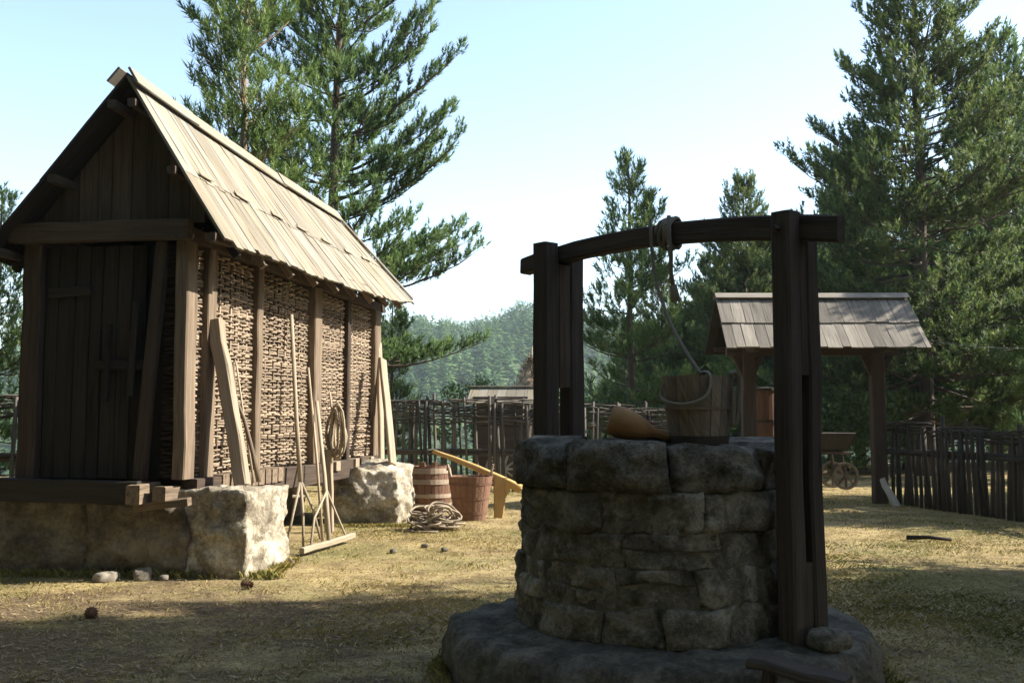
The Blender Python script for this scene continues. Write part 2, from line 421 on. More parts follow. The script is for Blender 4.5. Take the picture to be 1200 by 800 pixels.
def pine(seed, H, prof, zmin, whorl=.5, nb=(4, 6), elev=(-5, 45), tr=.16, lean=(0, 0), extra=(), skip=.1, twig=.20, tw_len=.34, shoot=.24, nn=12, nl=.12, nw=.010, uplift=.7, gap=None, dens=1.0):
    g = np.random.default_rng(seed); rr = random.Random(seed); uu = rr.uniform
    tk = MB(); lm = MB()
    wob = [(uu(-.05, .05), uu(-.05, .05)) for _ in range(12)]
    def axis(h):
        k = h / H; i = min(10, int(k * 11)); f = k * 11 - i
        return Vector((lean[0] * k + wob[i][0] * (1 - f) + wob[i + 1][0] * f, lean[1] * k + wob[i][1] * (1 - f) + wob[i + 1][1] * f, h))
    N = 14
    tk.tube([axis(H * i / N) - Vector((0, 0, .3 if i == 0 else 0)) for i in range(N + 1)], [tr * (1.25 if i == 0 else 1) * (1 - i / N) ** .8 + .012 for i in range(N + 1)], 9, jit=.06)
    P, D, Ls = [], [], []
    def shoot_at(p, d, l):
        v = (d * .55 + Vector((uu(-.4, .4), uu(-.4, .4), uplift + uu(-.3, .3)))).normalized()
        P.append(tuple(p)); D.append(tuple(v)); Ls.append(l)
    def branch(h, az, L, e, w):
        p = axis(h); seg = 6; pts = [p]; dirs = []
        d = None
        for i in range(seg):
            az += uu(-.16, .16); ee = e + R(6) * (i - 1) + uu(-.09, .09)
            d = Vector((math.cos(az) * math.cos(ee), math.sin(az) * math.cos(ee), math.sin(ee)))
            p = p + d * (L / seg); pts.append(p); dirs.append(d)
        lm.tube(pts, max(.008, w * .6), 5, r1=.004)
        s = .22 + .1 * rr.random(); sg = 1
        step = twig / max(.3, L)
        while s < 1:
            i = min(seg - 1, int(s * seg)); q = pts[i].lerp(pts[i + 1], s * seg - i); d = dirs[i]
            tl = min(1.1, .14 + tw_len * L * (1.05 - s) * uu(.6, 1.3)); sg = -sg
            a = sg * uu(.55, 1.1); td = Vector((d.x * math.cos(a) - d.y * math.sin(a), d.x * math.sin(a) + d.y * math.cos(a), d.z * .6 + uu(.0, .4))).normalized()
            e2 = q + td * tl + Vector((0, 0, .12 * tl))
            if tl > .25: lm.tube([q, q.lerp(e2, .55) - Vector((0, 0, .02)), e2], .007, 3, r1=.003, cap=False)
            k = max(1, int(tl / .105 * dens))
            for j in range(k):
                f = 1 if j == 0 else uu(.25, 1)
                shoot_at(q.lerp(e2, f), td, shoot * uu(.7, 1.15))
            s += step * uu(.7, 1.3)
        for _ in range(3): shoot_at(pts[-1] + Vector((uu(-.06, .06), uu(-.06, .06), uu(-.04, .04))), dirs[-1], shoot * 1.1)
    h = zmin
    while h < H - .25:
        t = (h - zmin) / (H - zmin)
        for a in range(rr.randint(*nb)):
            if rr.random() < skip: continue
            az = uu(0, 6.283)
            if gap and gap(az, h): continue
            L = prof(t) * uu(.55, 1.12)
            if L < .12: continue
            branch(h + uu(-.12, .12), az, L, R(elev[0] + (elev[1] - elev[0]) * t ** 1.3 + uu(-9, 9)), .018 + .012 * L)
        h += whorl * uu(.75, 1.3) * (1 - .35 * t)
    for h, az, L, e in extra: branch(h, R(az), L, R(e), .02 + .016 * L)
    for _ in range(9):  # leader
        P.append(tuple(axis(H) + Vector((0, 0, -uu(.0, .35))))); v = Vector((uu(-.4, .4), uu(-.4, .4), 1)).normalized(); D.append(tuple(v)); Ls.append(shoot * 1.1)
    v, pr = needles(np.array(P), np.array(D), np.array(Ls), g, nn, nl, nw)
    return tk, lm, v, pr

def tree_meshes(name, res, bark, leaf):
    tk, lm, v, pr = res
    return (tk.mesh('trunk', bark, True), lm.mesh('branches', bark, True), np_mesh('crown', v, np.arange(len(v)).reshape(-1, 3), pr=pr, mat=leaf))
def place_tree(ms, name, loc, rz=0, s=1, label='', group=None, cat='tree'):
    r = root(name, (loc[0], loc[1], ground_h(loc[0], loc[1]) if len(loc) == 2 else loc[2]), R(rz), label, cat, group); r.scale = (s, s, s)
    for n, me in zip(('trunk', 'branches', 'crown'), ms): link(n, me, r)
    return r

cone_prof = lambda w, p=.8, lo=.35: (lambda t: w * min(1, (t + .08) / .16 + lo) * (1 - t) ** p + .12)
GP = 'pine trees around the yard'
# young pine with a pale stem just behind the hut roof
mA = tree_meshes('a', pine(21, 10.6, lambda t: 2.0 * (1 - t) ** .6 + .3, 1.2, .44, (6, 8), (5, 38), .10, shoot=.32, nn=18, nl=.16, nw=.013, twig=.19, uplift=.8, dens=1.2), M['barkl'], M['pineyoung'])
place_tree(mA, 'pine_tree', (-4.75, 17.2), 40, 1, 'slim young pine with a pale straight stem rising just behind the hut roof', GP)
# old spreading pine behind the hut, long level boughs towards the right
ex = [(2.6, 4, 3.5, -4), (4.0, 8, 3.4, 10), (4.3, -14, 3.3, 8), (4.6, 26, 3.2, 12), (5.6, 4, 3.4, 20), (6.0, -20, 3.2, 22), (6.6, 14, 3.1, 24), (7.4, 0, 3.3, 24), (7.9, -26, 3.0, 28), (8.6, 12, 2.9, 30), (9.6, -5, 2.8, 32),
      (5.0, -55, 2.6, 12), (6.8, -60, 2.5, 20)]
mB = tree_meshes('b', pine(8, 13.5, lambda t: 3.0 * (1 - t) ** .5 + .2, 2.8, .46, (6, 8), (0, 40), .15, lean=(.5, 0), extra=ex, skip=.2, shoot=.21, nn=15, nl=.115, nw=.014, twig=.13, dens=1.5), M['bark'], M['pine'])
place_tree(mB, 'pine_tree', (-4.05, 21), 0, 1, 'tall old pine with long level boughs reaching out beyond the hut roof', GP)
# pole-stemmed young pine seen through the well frame
mD = tree_meshes('d', pine(33, 7.75, lambda t: 1.62 * min(1, (1 - t) / .50) ** .85 + .06, .4, .58, (6, 8), (-2, 42), .095, shoot=.30, nn=17, nl=.16, nw=.0145, twig=.165, uplift=.75, skip=.08, dens=1.3), M['bark'], M['pineyoung'])
place_tree(mD, 'pine_tree', (2.86, 24), 15, 1.0, 'young pine with bare lower stem framed by the well posts and crossbeam', GP)
# big dense pine on the right
mE = tree_meshes('e', pine(14, 14.0, cone_prof(4.9, .64), 1.6, .40, (7, 9), (-8, 45), .22, skip=.1, shoot=.28, nn=13, nl=.135, nw=.020, twig=.17, tw_len=.34, dens=1.2), M['bark'], M['pinedark'])
place_tree(mE, 'pine_tree', (10.6, 25.5), 70, 1, 'largest dark pine standing behind the little gate roof', GP)
mF = tree_meshes('f', pine(45, 12.0, cone_prof(3.4, .68), 1.3, .46, (6, 8), (-6, 45), .19, skip=.1, shoot=.28, nn=13, nl=.135, nw=.020, twig=.18, dens=1.2), M['bark'], M['pine'])
place_tree(mF, 'pine_tree', (14.9, 29.6), 10, 1.08, 'lighter green pine at the frame edge beyond the right hand fence', GP)
place_tree(mE, 'pine_tree', (7.3, 31), 130, .66, 'smaller pine peeping out behind the largest dark pine', GP)
place_tree(mD, 'pine_tree', (-10.9, 21), 200, .80, 'pine standing outside the yard at the far left of the hut', GP)
GW = 'pines of the wood behind the yard'
wood_spots = [(5.0, 33, 'e', .50), (4.3, 38, 'f', .5), (8.6, 34, 'e', .62), (12.4, 31, 'f', .72), (13.2, 38, 'e', .85), (9.6, 43, 'f', .9), (17, 33, 'e', .85), (18, 42, 'f', 1.0), (22, 37, 'e', .95), (6.2, 47, 'f', .72), (15.5, 48, 'e', .9), (24, 49, 'f', 1.1), (11.5, 21.5, 'd', .55), (13.8, 22.5, 'd', .7), (9.2, 29, 'd', .6), (6.2, 27.5, 'd', .55), (16.9, 32, 'd', 1.0), (10.9, 33, 'f', .8), (14.6, 34, 'f', .8), (21.5, 34, 'e', .8), (7.4, 37, 'e', .6), (12.9, 30.5, 'd', .9), (18.6, 32, 'f', .9), (9.0, 27.2, 'd', .6), (21, 31, 'f', 1), (10, 52, 'e', .8), (20, 54, 'f', 1), (28, 42, 'e', 1.1), (4.6, 50, 'e', .5), (13.2, 56, 'e', .9)]
for i, (x, y, k, s) in enumerate(wood_spots):
    place_tree({'e': mE, 'f': mF, 'd': mD}[k], 'pine_tree', (x, y), i * 67, s, 'pine of the shaded wood behind the gate and the right hand fence', GW)
GL = 'green pines below the old pine'
for i, (x, y, k, s, lb) in enumerate([(-2.9, 24, 'd', .58, 'low green pine just beyond the hut back corner and its leaning planks'), (-3.6, 23, 'd', .50, 'low green pine half hidden behind the back corner of the hut'), (-8.2, 22, 'd', .6, 'low pine standing wholly behind the hut')]):
    place_tree({'a': mA, 'd': mD}[k], 'pine_tree', (x, y), i * 77, s, lb, GL)
# small trees beyond the fence
def leafy(seed, w, h, n, size):
    g = np.random.default_rng(seed); k = 9
    c = np.stack([g.normal(size=k) * w * .28, g.normal(size=k) * w * .28, h * (.25 + .65 * g.random(k))], 1)
    i = g.integers(0, k, n); d = g.normal(size=(n, 3)); d /= np.linalg.norm(d, axis=1, keepdims=True)
    p = c[i] + d * (w * .26) * (.5 + .5 * g.random((n, 1))) * np.array([1, 1, .9])
    u = g.normal(size=(n, 3)); u /= np.linalg.norm(u, axis=1, keepdims=True); s = np.cross(u, d); s /= np.linalg.norm(s, axis=1, keepdims=True) + 1e-6
    v = np.stack([p - s * size, p + u * size * .7, p + s * size, p - u * size * .5], 1).reshape(-1, 3)
    mb = MB()
    mb.tube([(0, 0, -.2), (.03, 0, h * .3), (.0, .02, h * .6)], .05, 6, r1=.02); lm = MB()
    for q in c: lm.tube([(0, 0, h * .25), Vector(q) * .6 + Vector((0, 0, h * .12)), q], .02, 4, r1=.006)
    return mb.mesh('trunk', M['bark'], True), lm.mesh('branches', M['bark'], True), np_mesh('crown', v, np.arange(len(v)).reshape(-1, 4), pr=np.repeat(g.random(n), 4), mat=M['leaf'])
mL1 = leafy(3, 1.5, 2.4, 2600, .045); mL2 = leafy(9, 2.0, 1.7, 2600, .05)
BUSH = ['leafy bush behind the fence beside the farther well post', 'leafy bush between the farther well post and the young pine stem', 'leafy bush at the foot of the young pine stem', 'leafy bush behind the bucket on the well rim', 'leafy bush between the bucket and the tall brown vat', 'leafy bush seen through the roofed gate above the cart', 'leafy bush behind the dark fence just beyond the gate post']
place_tree(mL1, 'leafy_tree', (-.55, 25.5), 0, 1.05, 'small light green tree rising behind the shed roof', cat='tree')
for i, (x, y, s) in enumerate([(1.6, 25.5, 1.0), (2.5, 26.5, 1.2), (3.3, 25, 1.0), (4.1, 26.5, 1.15), (5.1, 25.2, 1.0), (7.4, 24.6, 1.1), (9.0, 23.8, .9), (6.2, 29.2, 1.4), (8.2, 30.5, 1.5), (10.4, 28.6, 1.5), (11.8, 24.2, 1.0), (12.8, 29.5, 1.6), (14.6, 28.5, 1.5), (16.5, 33, 1.7), (9.8, 35.5, 1.8), (13.5, 34.5, 1.8), (7.5, 40, 2.0), (18.8, 37, 1.9), (11.4, 40, 2)]):
    place_tree((mL1, mL2)[i % 2], 'leafy_bush', (x, y), i * 50, s, BUSH[i] if i < len(BUSH) else 'leafy bush in the shade deep in the wood behind the gate', 'bushes behind the yard', 'bush')
# pines to the right of the yard that throw their shade over the well and the grass; the last two, at left, are added to block sky light
GS = 'pines shading the well'
for i, (x, y, k, s) in enumerate([(9.6, 6.3, 'e', .80), (13.2, 5.0, 'e', .95), (8.9, 3.2, 'f', .80), (12.6, 7.8, 'f', .86), (11.3, 14.8, 'd', .95), (12.6, 17.6, 'd', .95), (15.5, 2.0, 'e', .9), (10.8, 14.8, 'e', .45), (11.0, 17.4, 'f', .62), (8.6, 8.2, 'd', .95), (7.4, 7.1, 'f', .85), (9.9, 8.2, 'f', .95), (11.6, 6.9, 'e', .9), (-6.8, 4.6, 'f', .9), (-5.6, 1.4, 'e', .8)]):
    place_tree({'e': mE, 'f': mF, 'd': mD}[k], 'pine_tree', (x, y), 33 + i * 71, s, 'pine beside the yard that keeps light off it', GS)

GK = 'unseen pines added around the near side of the yard'  # added out of view to cut sky light on the camera-facing fronts
k_ = 0
for y, xs_, s in ((-3.6, (-8.5, -5.2, 8.2), 1.0), (-6.8, (-10, -6.6, -3.4, -.4, 2.9, 6.4, 10), 1.15), (-10.5, (-12, -8, -4.4, -1, 3, 7, 11.5), 1.3)):
    for x in xs_:
        k_ += 1; place_tree((mE, mF, mB)[k_ % 3], 'pine_tree', (x + U(-.5, .5), y + U(-.8, .8)), k_ * 57, s * U(.9, 1.1), 'unseen pine added to block sky light near the yard', GK)
for x, y in ((-10.5, .5), (-12.5, 4.5), (-10.8, 8.0), (-14.5, 9.5), (-13, 13), (-15.5, 16.5)):
    k_ += 1; place_tree((mE, mF)[k_ % 2], 'pine_tree', (x, y), k_ * 57, U(.85, 1.1), 'unseen pine added to block sky light near the yard', GK)

# ------------------------------------------------------------------ the wicker hut (corn crib)
HR = R(-8.8); HL = (-2.87, 9.0, 0)
hut = root('wicker_hut', HL, HR, 'tall narrow hut of dark timber and wicker walls under a steep bleached board roof', 'hut')
def hb(name, mat, *a, **k):
    mb = MB(); mb.beam(*a, **k); return mb.build(name, M[mat], hut)
# corner and wall posts on the right hand side: (x0,x1,y0,y1,material,foot)
for x0, x1, y0, y1, mt in ((-.125, 0, -.15, .05, 'post'), (-.10, .0, .25, .43, 'post'), (-.13, .0, 1.40, 1.53, 'post'), (-.16, .03, 3.05, 3.30, 'post'), (-.12, 0, 4.40, 4.51, 'postdark'), (-.14, .01, 5.62, 5.9, 'post'),
                           (-1.66, -1.48, -.12, .06, 'postdark'), (-1.63, -1.5, 1.9, 2.05, 'postdark'), (-1.63, -1.5, 3.9, 4.05, 'postdark'), (-1.63, -1.48, 5.72, 5.9, 'postdark')):
    hb('post', mt, ((x0 + x1) / 2, (y0 + y1) / 2, .86), ((x0 + x1) / 2 + U(-.01, .01), (y0 + y1) / 2, 2.99), x1 - x0, y1 - y0, (0, 1, 0), seg=7, jit=.006, ch=.012)
# sills
hb('sill_beam', 'postdark', (-.03, -.02, .74), (-.03, 5.86, .73), .17, .235, seg=6, jit=.008)
hb('sill_beam', 'postdark', (-1.57, -.02, .74), (-1.57, 5.86, .74), .17, .235, seg=6)
hb('sill_beam', 'door', (-1.75, -.20, .765), (-.35, -.22, .745), .20, .20, seg=6, jit=.008)
hb('sill_beam', 'door', (-1.66, 5.98, .74), (.02, 5.98, .74), .16, .22)
hb('log_end', 'post', (-.345, -.40, .745), (-.345, -.05, .745), .13, .17, seg=2, jit=.006)
hb('log_end', 'post', (-.15, -.30, .74), (-.15, .0, .735), .12, .13, seg=2, jit=.006)
hb('log_end', 'post', (.08, -.2, .68), (-.4, -.24, .62), .10, .07, seg=2, jit=.006)
# floor and joists
hb('floor_board', 'door', (-.80, .0, .69), (-.80, 5.85, .69), 1.36, .05)
for i in range(9):
    hb('joist', 'post', (-.9, .55 + i * .17, .80), (.075, .55 + i * .17, .795), .14, .15, seg=2, jit=.004)
for y in (3.8, 4.6, 5.3):
    hb('joist', 'plank', (-.9, y, .80), (.085, y, .80), .16, .12, seg=2)
# wall plates and tie beams
hb('wall_plate', 'postdark', (-.06, -.25, 3.055), (-.06, 6.0, 3.055), .15, .13, seg=5)
hb('wall_plate', 'postdark', (-1.57, -.25, 3.055), (-1.57, 6.0, 3.055), .15, .13, seg=5)
hb('tie_beam', 'gable', (-1.72, -.20, 3.085), (.03, -.20, 3.085), .10, .18, seg=5, jit=.006)
hb('tie_beam', 'postdark', (-1.72, 5.95, 3.08), (.03, 5.95, 3.08), .12, .18)
# front wall planks (recessed door wall)
x = -1.47
for w in (.13, .17, .15, .12, .16, .14, .13):
    if x + w > -.30: w = -.30 - x
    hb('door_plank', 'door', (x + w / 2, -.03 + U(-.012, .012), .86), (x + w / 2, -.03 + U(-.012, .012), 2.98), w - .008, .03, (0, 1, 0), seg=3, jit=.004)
    x += w
    if x >= -.301: break
hb('dark_backing', 'door', (-.80, .06, .86), (-.80, .06, 3.0), 1.50, .02, (0, 1, 0))  # added dark sheet that stops sky light showing between the planks
hb('door_batten', 'door', (-1.42, -.062, 2.55), (-1.0, -.062, 2.57), .09, .03, (0, 1, 0))
hb('door_batten', 'door', (-.92, -.068, 1.88), (-.42, -.068, 1.88), .09, .03, (0, 1, 0))
hb('door_handle', 'door', (-.80, -.10, 1.55), (-.79, -.10, 2.25), .045, .05, (0, 1, 0), seg=4, jit=.006)
hb('door_handle', 'door', (-.56, -.10, 1.60), (-.53, -.10, 2.45), .05, .05, (0, 1, 0), seg=4, jit=.006)
hb('slanting_post', 'postdark', (-.43, -.12, .86), (-.27, -.12, 2.99), .11, .08, (0, 1, 0), seg=5, jit=.008)
# gable boards follow the two slopes
ridge_x, rz0 = -.515, 4.46
def slope_z(x, y=0): return rz0 - .10 - (1.52 * (x - ridge_x) if x > ridge_x else 1.13 * (ridge_x - x))
for yy, nm in ((-.10, 'gable_board'), (5.9, 'gable_board')):
    x = -1.62
    while x < .05:
        w = min(U(.13, .23), .10 - x); a, b = slope_z(x + .004), slope_z(x + w - .004)
        if min(a, b) > 3.2:
            mb = MB(); y0 = yy + U(-.012, .012)
            mid = x + w / 2
            top = [(x + .004, a), (x + w - .004, b)]
            if x < ridge_x < x + w: top = [(x + .004, a), (ridge_x, slope_z(ridge_x)), (x + w - .004, b)]
            poly = [(x + .004, 3.17)] + top + [(x + w - .004, 3.17)]
            n = len(poly); vs = [(p, y0, q) for p, q in poly] + [(p, y0 + .025, q) for p, q in poly]
            mb.add(vs, [tuple(range(n - 1, -1, -1)), tuple(range(n, 2 * n))] + [(i, (i + 1) % n, n + (i + 1) % n, n + i) for i in range(n)], [(q, p, r) for p, r, q in vs])
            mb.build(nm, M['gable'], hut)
        elif max(a, b) > 3.2:
            mb = MB(); y0 = yy; tri = [(x + .004, 3.17), (x + w, 3.17), (x + (w if b > a else .004), max(a, b))]
            vs = [(p, y0, q) for p, q in tri] + [(p, y0 + .025, q) for p, q in tri]
            mb.add(vs, [(0, 1, 2), (5, 4, 3), (0, 3, 4, 1), (1, 4, 5, 2), (2, 5, 3, 0)], [(q, p, r) for p, r, q in vs]); mb.build(nm, M['gable'], hut)
        x += w
# wicker panels woven between the posts
def weave(mb, p0, p1, z0, z1, pitch, r, amp, stake, side, zj=.006, slack=.0, nseg=3):
    p0, p1, side = Vector(p0), Vector(p1), Vector(side); L = (p1 - p0).length; d = (p1 - p0) / L
    ns = max(2, int(round(L / stake))); st = L / ns; z = z0; row = 0
    cu = [0.0]
    for _ in range(ns): cu.append(cu[-1] + U(.72, 1.28))
    cu = np.array(cu) / cu[-1] * L
    while z < z1:
        ph = (row + (rng.random() < .10)) % 2; pts = []; n = ns * nseg; am = amp * U(.75, 1.2)
        o1, o2, tl = U(0, 9), U(0, 9), U(-.02, .02)
        for i in range(n + 1):
            s = L * i / n
            a = math.cos(math.pi * float(np.interp(s, cu, np.arange(ns + 1))) + math.pi * ph) * am
            dz = zj * 2.2 * noise.noise((s * 2.6, z * 3, o1)) + zj * 2.5 * noise.noise((s * 1.1, z * 1.2, 4.4)) + U(-zj, zj) * .6 + tl * (i / n - .5)
            pts.append(p0 + d * s + side * (a + U(-.003, .003)) + Vector((0, 0, z + dz - slack * math.sin(math.pi * i / n))))
        rr_ = r * (U(.7, 1.12) if rng.random() > .12 else U(1.15, 1.4))
        mb.tube(pts, rr_, 5, cap=False)
        z += pitch * U(.82, 1.18); row += 1
    return [float(c) for c in cu]
bays = [(.06, .24), (.44, 1.39), (1.54, 3.04), (3.31, 4.39), (4.52, 5.61)]
for a, b in bays:
    mb = MB(); cu_ = weave(mb, (-.085, a, 0), (-.085, b, 0), .88, 2.98, .029, .0130, .021, .10, (1, 0, 0), .007)
    o = mb.build('wicker_panel', M['wicker'], hut, True); o['kind'] = 'stuff'
    mb = MB()
    for c_ in cu_: mb.tube([(-.085, a + c_, .84), (-.085 + U(-.004, .004), a + c_ + U(-.01, .01), 2.99)], .012, 5)
    o = mb.build('wicker_stake', M['wicker'], hut, True); o['kind'] = 'stuff'
mb = MB(); weave(mb, (-1.55, .0, 0), (-1.55, 5.9, 0), .88, 2.98, .04, .016, .024, .14, (1, 0, 0)); o = mb.build('wicker_panel', M['wicker'], hut, True); o['kind'] = 'stuff'
hb('dark_lining', 'door', (-.17, .1, 1.9), (-.17, 5.8, 1.9), .02, 2.1, (0, 0, 1))  # added dark sheet, stands in for the unlit inside behind the rods
mb = MB(); weave(mb, (-.30, -.0, 0), (-.12, -.0, 0), .88, 2.98, .036, .015, .02, .09, (0, 1, 0)); o = mb.build('wicker_panel', M['postdark'], hut, True); o['kind'] = 'stuff'  # front panel darker than the other wicker, shade put into its colour
hb('back_board', 'door', (-.8, 5.86, .86), (-.8, 5.86, 3.0), 1.4, .03, (0, 1, 0))
# roof boards
def rp(side, f, s):
    """point on a slope: f 0 ridge .. 1 eave, s 0 front .. 1 back"""
    top = Vector((ridge_x, -.40 + 5.6 * s, 4.47 - .13 * s - .03 * math.sin(math.pi * s)))
    if side > 0: bot = Vector((.465, -.40 + 6.5 * s, 2.93 + .06 * s + .16 * s ** 4))
    else: bot = Vector((-1.93, -.40 + 6.5 * s, 2.86 + .1 * s))
    p = top.lerp(bot, f)
    p.z -= .012 * math.sin(math.pi * f)
    return p
for side in (1, -1):
    nB = 44 if side > 0 else 26
    cuts = [0]
    for i in range(nB): cuts.append(cuts[-1] + U(.55, 1.45))
    cuts = [c / cuts[-1] for c in cuts]
    for c0, f0, f1, lift in ((0, .0, .585, .011), (1, .545, 1.0, .0)):
        for i in range(nB):
            a, b = cuts[i] + .0006, cuts[i + 1] - .0006
            e = f1 + (U(-.018, .018) if c0 else U(-.012, .012)); l = Vector((0, 0, lift + U(-.005, .005)))
            mb = MB(); mb.slab([rp(side, f0, a) + l, rp(side, f0, b) + l, rp(side, e, b) + l, rp(side, e, a) + l], .024, seg=4, jit=.003)
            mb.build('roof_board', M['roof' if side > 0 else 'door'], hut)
# joint battens, ridge caps and the loose edge strips
for i in range(7):
    s0 = .03 + i * .135 + U(0, .03); a, b = rp(1, .565, s0), rp(1, .57, s0 + U(.03, .06))
    hb('batten', 'plank', a + V(.012, 0, .030), b + V(.012, 0, .030), .035 + U(0, .02), .010, (.8, 0, .6), seg=2, jit=.004)
n_out = V(.85, 0, .53)
for s0, s1 in ((-.01, .20), (.17, .62), (.60, 1.0)):
    a, b = rp(1, .045, s0), rp(1, .045, s1); k = .055 if s0 != .17 else .045
    hb('ridge_board', 'roof', a + n_out * k, b + n_out * k, .17, .022, (.85, 0, .53), seg=4)
    a, b = rp(-1, .04, s0), rp(-1, .04, s1)
    hb('ridge_board', 'roof', a + V(-.75, 0, .66) * k, b + V(-.75, 0, .66) * k, .17, .022, (-.75, 0, .66), seg=4)
a, b = rp(1, .0, .985), rp(1, .99, .992); hb('edge_strip', 'roof', a + V(0, .03, .05), b + V(0, .03, .035), .05, .03, (.85, 0, .53), seg=4)
for f in (.12, .52, .92):
    for side in (1, -1):
        a, b = rp(side, f, 0), rp(side, f, 1); off = V(-.05 * side, 0, -.085)
        hb('purlin', 'postdark', a + off + V(0, -.03, 0), b + off, .075, .075, (0, 0, 1), seg=3)
for y in (0, .6, 1.3, 2.0, 2.7, 3.4, 4.1, 4.8, 5.5):
    s = (y + .4) / 6.3
    for side in (1, -1):
        a, b = rp(side, .03, s), rp(side, .97, s); off = V(-.06 * side, 0, -.125)
        hb('rafter', 'post' if side > 0 and y > 0 else 'door', a + off, b + off + V(0, 0, 0), .06, .07, (.8 * side, 0, .6), seg=3)

# boulders that carry the hut
def boulder(size, seed, loc, rz, label, mat='hutstone', n=14, box=.55, amp=.09, group=None, name='foundation_stone', cat='stone', fine=.022, freq=1.4):
    mb = rock_mb(size, seed, n, box, amp, freq, fine); o = mb.build(name, M[mat], None, True); o.location = loc; o.rotation_euler = (0, 0, rz)
    return ident(o, label, cat, group)
boulder((.80, .98, .84), 3, (-2.62, 9.36, .36), HR - .03, 'pale block of stone at the sunlit front corner of the hut', n=30, box=.82, amp=.08, fine=.035)
boulder((1.15, .9, .78), 6, (-3.36, 9.38, .29), HR, 'broad brown stone under the front sill beside the pale corner block', 'darkstone', n=28, box=.75, amp=.08, fine=.04)
boulder((1.3, .9, .84), 12, (-4.36, 9.52, .30), HR, 'large dark foundation stone at the left end of the hut front', 'darkstone', n=28, box=.75, amp=.08, fine=.04)
boulder((1.12, .95, .92), 9, (-1.93, 13.72, .34), HR, 'rough pale stone under the back corner of the hut beside the rope pile', n=26, box=.62, amp=.10, fine=.04)
boulder((1.0, .95, .84), 17, (-3.55, 14.6, .28), HR, 'stone hidden in shade beneath the back of the hut', n=10)

# ------------------------------------------------------------------ things leaning on the hut
def pole_thing(name, pts, r, label, cat, mat='pole', r1=None, group=None, n=7):
    mb = MB(); mb.tube(pts, r, n, r1=r1, jit=.05); o = mb.build(name, M[mat], None, True); return ident(o, label, cat, group)
def beam_thing(name, p0, p1, w, t, label, cat, mat='plank', up=(0, 1, 0), **k):
    mb = MB(); mb.beam(p0, p1, w, t, up, **k); o = mb.build(name, M[mat]); return ident(o, label, cat)
beam_thing('leaning_beam', (-2.47, 9.22, .79), (-2.80, 9.36, 2.32), .12, .16, 'thick squared beam leaning from the pale corner stone against the second post', 'beam', seg=7, jit=.008, ch=.015)
pole_thing('crooked_branch', [(-2.42, 9.60, .80), (-2.50, 9.68, 1.05), (-2.62, 9.78, 1.38), (-2.74, 9.86, 1.62), (-2.78, 9.92, 1.95)], .026, 'crooked brown branch leaning on the wicker beside the thick beam', 'branch', 'post', .013)
pole_thing('thin_rod', [(-2.50, 9.72, .78), (-2.64, 9.84, 1.4), (-2.76, 9.95, 1.96)], .012, 'thin straight rod leaning behind the crooked branch', 'rod', 'pole', .009)
# wooden hay fork
fk = root('hay_fork', (-2.27, 11.0, 0), 0, 'long wooden hay fork with spread tines standing against the wicker wall', 'hay fork')
def w2(o, *p): return [Vector(q) - Vector(o) for q in p]
O = (-2.27, 11.0, 0)
mb = MB(); mb.tube(w2(O, (-2.33, 11.06, .70), (-2.41, 11.18, 1.35), (-2.52, 11.32, 2.58)), .027, 7, r1=.022, jit=.04); mb.build('handle', M['pole'], fk, True)
for e, m_ in (((-2.42, 10.78, .0), (-2.385, 10.95, .36)), ((-2.26, 10.92, .0), (-2.285, 11.0, .36)), ((-2.10, 11.05, .08), (-2.19, 11.08, .40))):
    mb = MB(); mb.tube(w2(O, e, m_, (-2.33, 11.06, .72)), .014, 6, r1=.019); mb.build('tine', M['pole'], fk, True)
mb = MB(); mb.beam(*w2(O, (-2.40, 10.98, .555), (-2.25, 11.08, .545)), .022, .03); mb.build('crossbar', M['pole'], fk)
# hay rake lying on its head
O = (-1.97, 10.9, 0)
rk = root('hay_rake', O, 0, 'wooden hay rake with a long toothed head resting on the grass', 'rake')
hA, hB_ = Vector((-2.14, 10.28, .055)), Vector((-1.80, 11.45, .075))
mb = MB(); mb.beam(*w2(O, hA, hB_), .055, .06, seg=5, jit=.004); mb.build('head', M['pole'], rk)
for i in range(9):
    p = hA.lerp(hB_, .06 + .11 * i); mb = MB(); mb.tube(w2(O, p, p + V(-.09, .03, -.035)), .008, 5, r1=.004); mb.build('tooth', M['pole'], rk, True)
mb = MB(); mb.tube(w2(O, hA.lerp(hB_, .5), (-2.10, 11.25, .75), (-2.32, 11.85, 1.60)), .026, 7, r1=.021, jit=.04); mb.build('handle', M['pole'], rk, True)
for f in (.15, .85):
    mb = MB(); mb.tube(w2(O, hA.lerp(hB_, f), hA.lerp(hB_, .5 + (f - .5) * .6) + V(-.07, .13, .28), (-2.055, 11.15, .60)), .014, 6); mb.build('brace', M['pole'], rk, True)
pole_thing('thin_pole', [(-2.16, 11.50, .01), (-2.27, 11.66, .9), (-2.42, 11.82, 2.0)], .018, 'thin grey pole leaning beside the main post of the wicker wall', 'pole', 'pole', .013)
pole_thing('fallen_stick', [(-2.52, 10.45, .03), (-2.28, 10.02, .05), (-2.09, 9.62, .03)], .030, 'short brown stick on the grass beside the pale corner stone', 'stick', 'post', .024)
beam_thing('prop_post', (-2.26, 12.45, -.02), (-2.28, 12.42, 1.02), .10, .11, 'squared tan prop standing under the main post of the wicker wall', 'prop', 'plank', seg=4)
beam_thing('leaning_plank', (-1.62, 13.62, .78), (-1.86, 14.25, 2.24), .15, .05, 'broad tan plank leaning from the back stone against the hut corner', 'plank', 'plank', up=(.9, -.4, .2), seg=5)
beam_thing('leaning_plank', (-1.86, 14.30, .70), (-1.98, 14.78, 2.52), .10, .05, 'narrow board standing upright behind the broad tan plank', 'plank', 'plank', up=(.9, -.4, .2), seg=5)

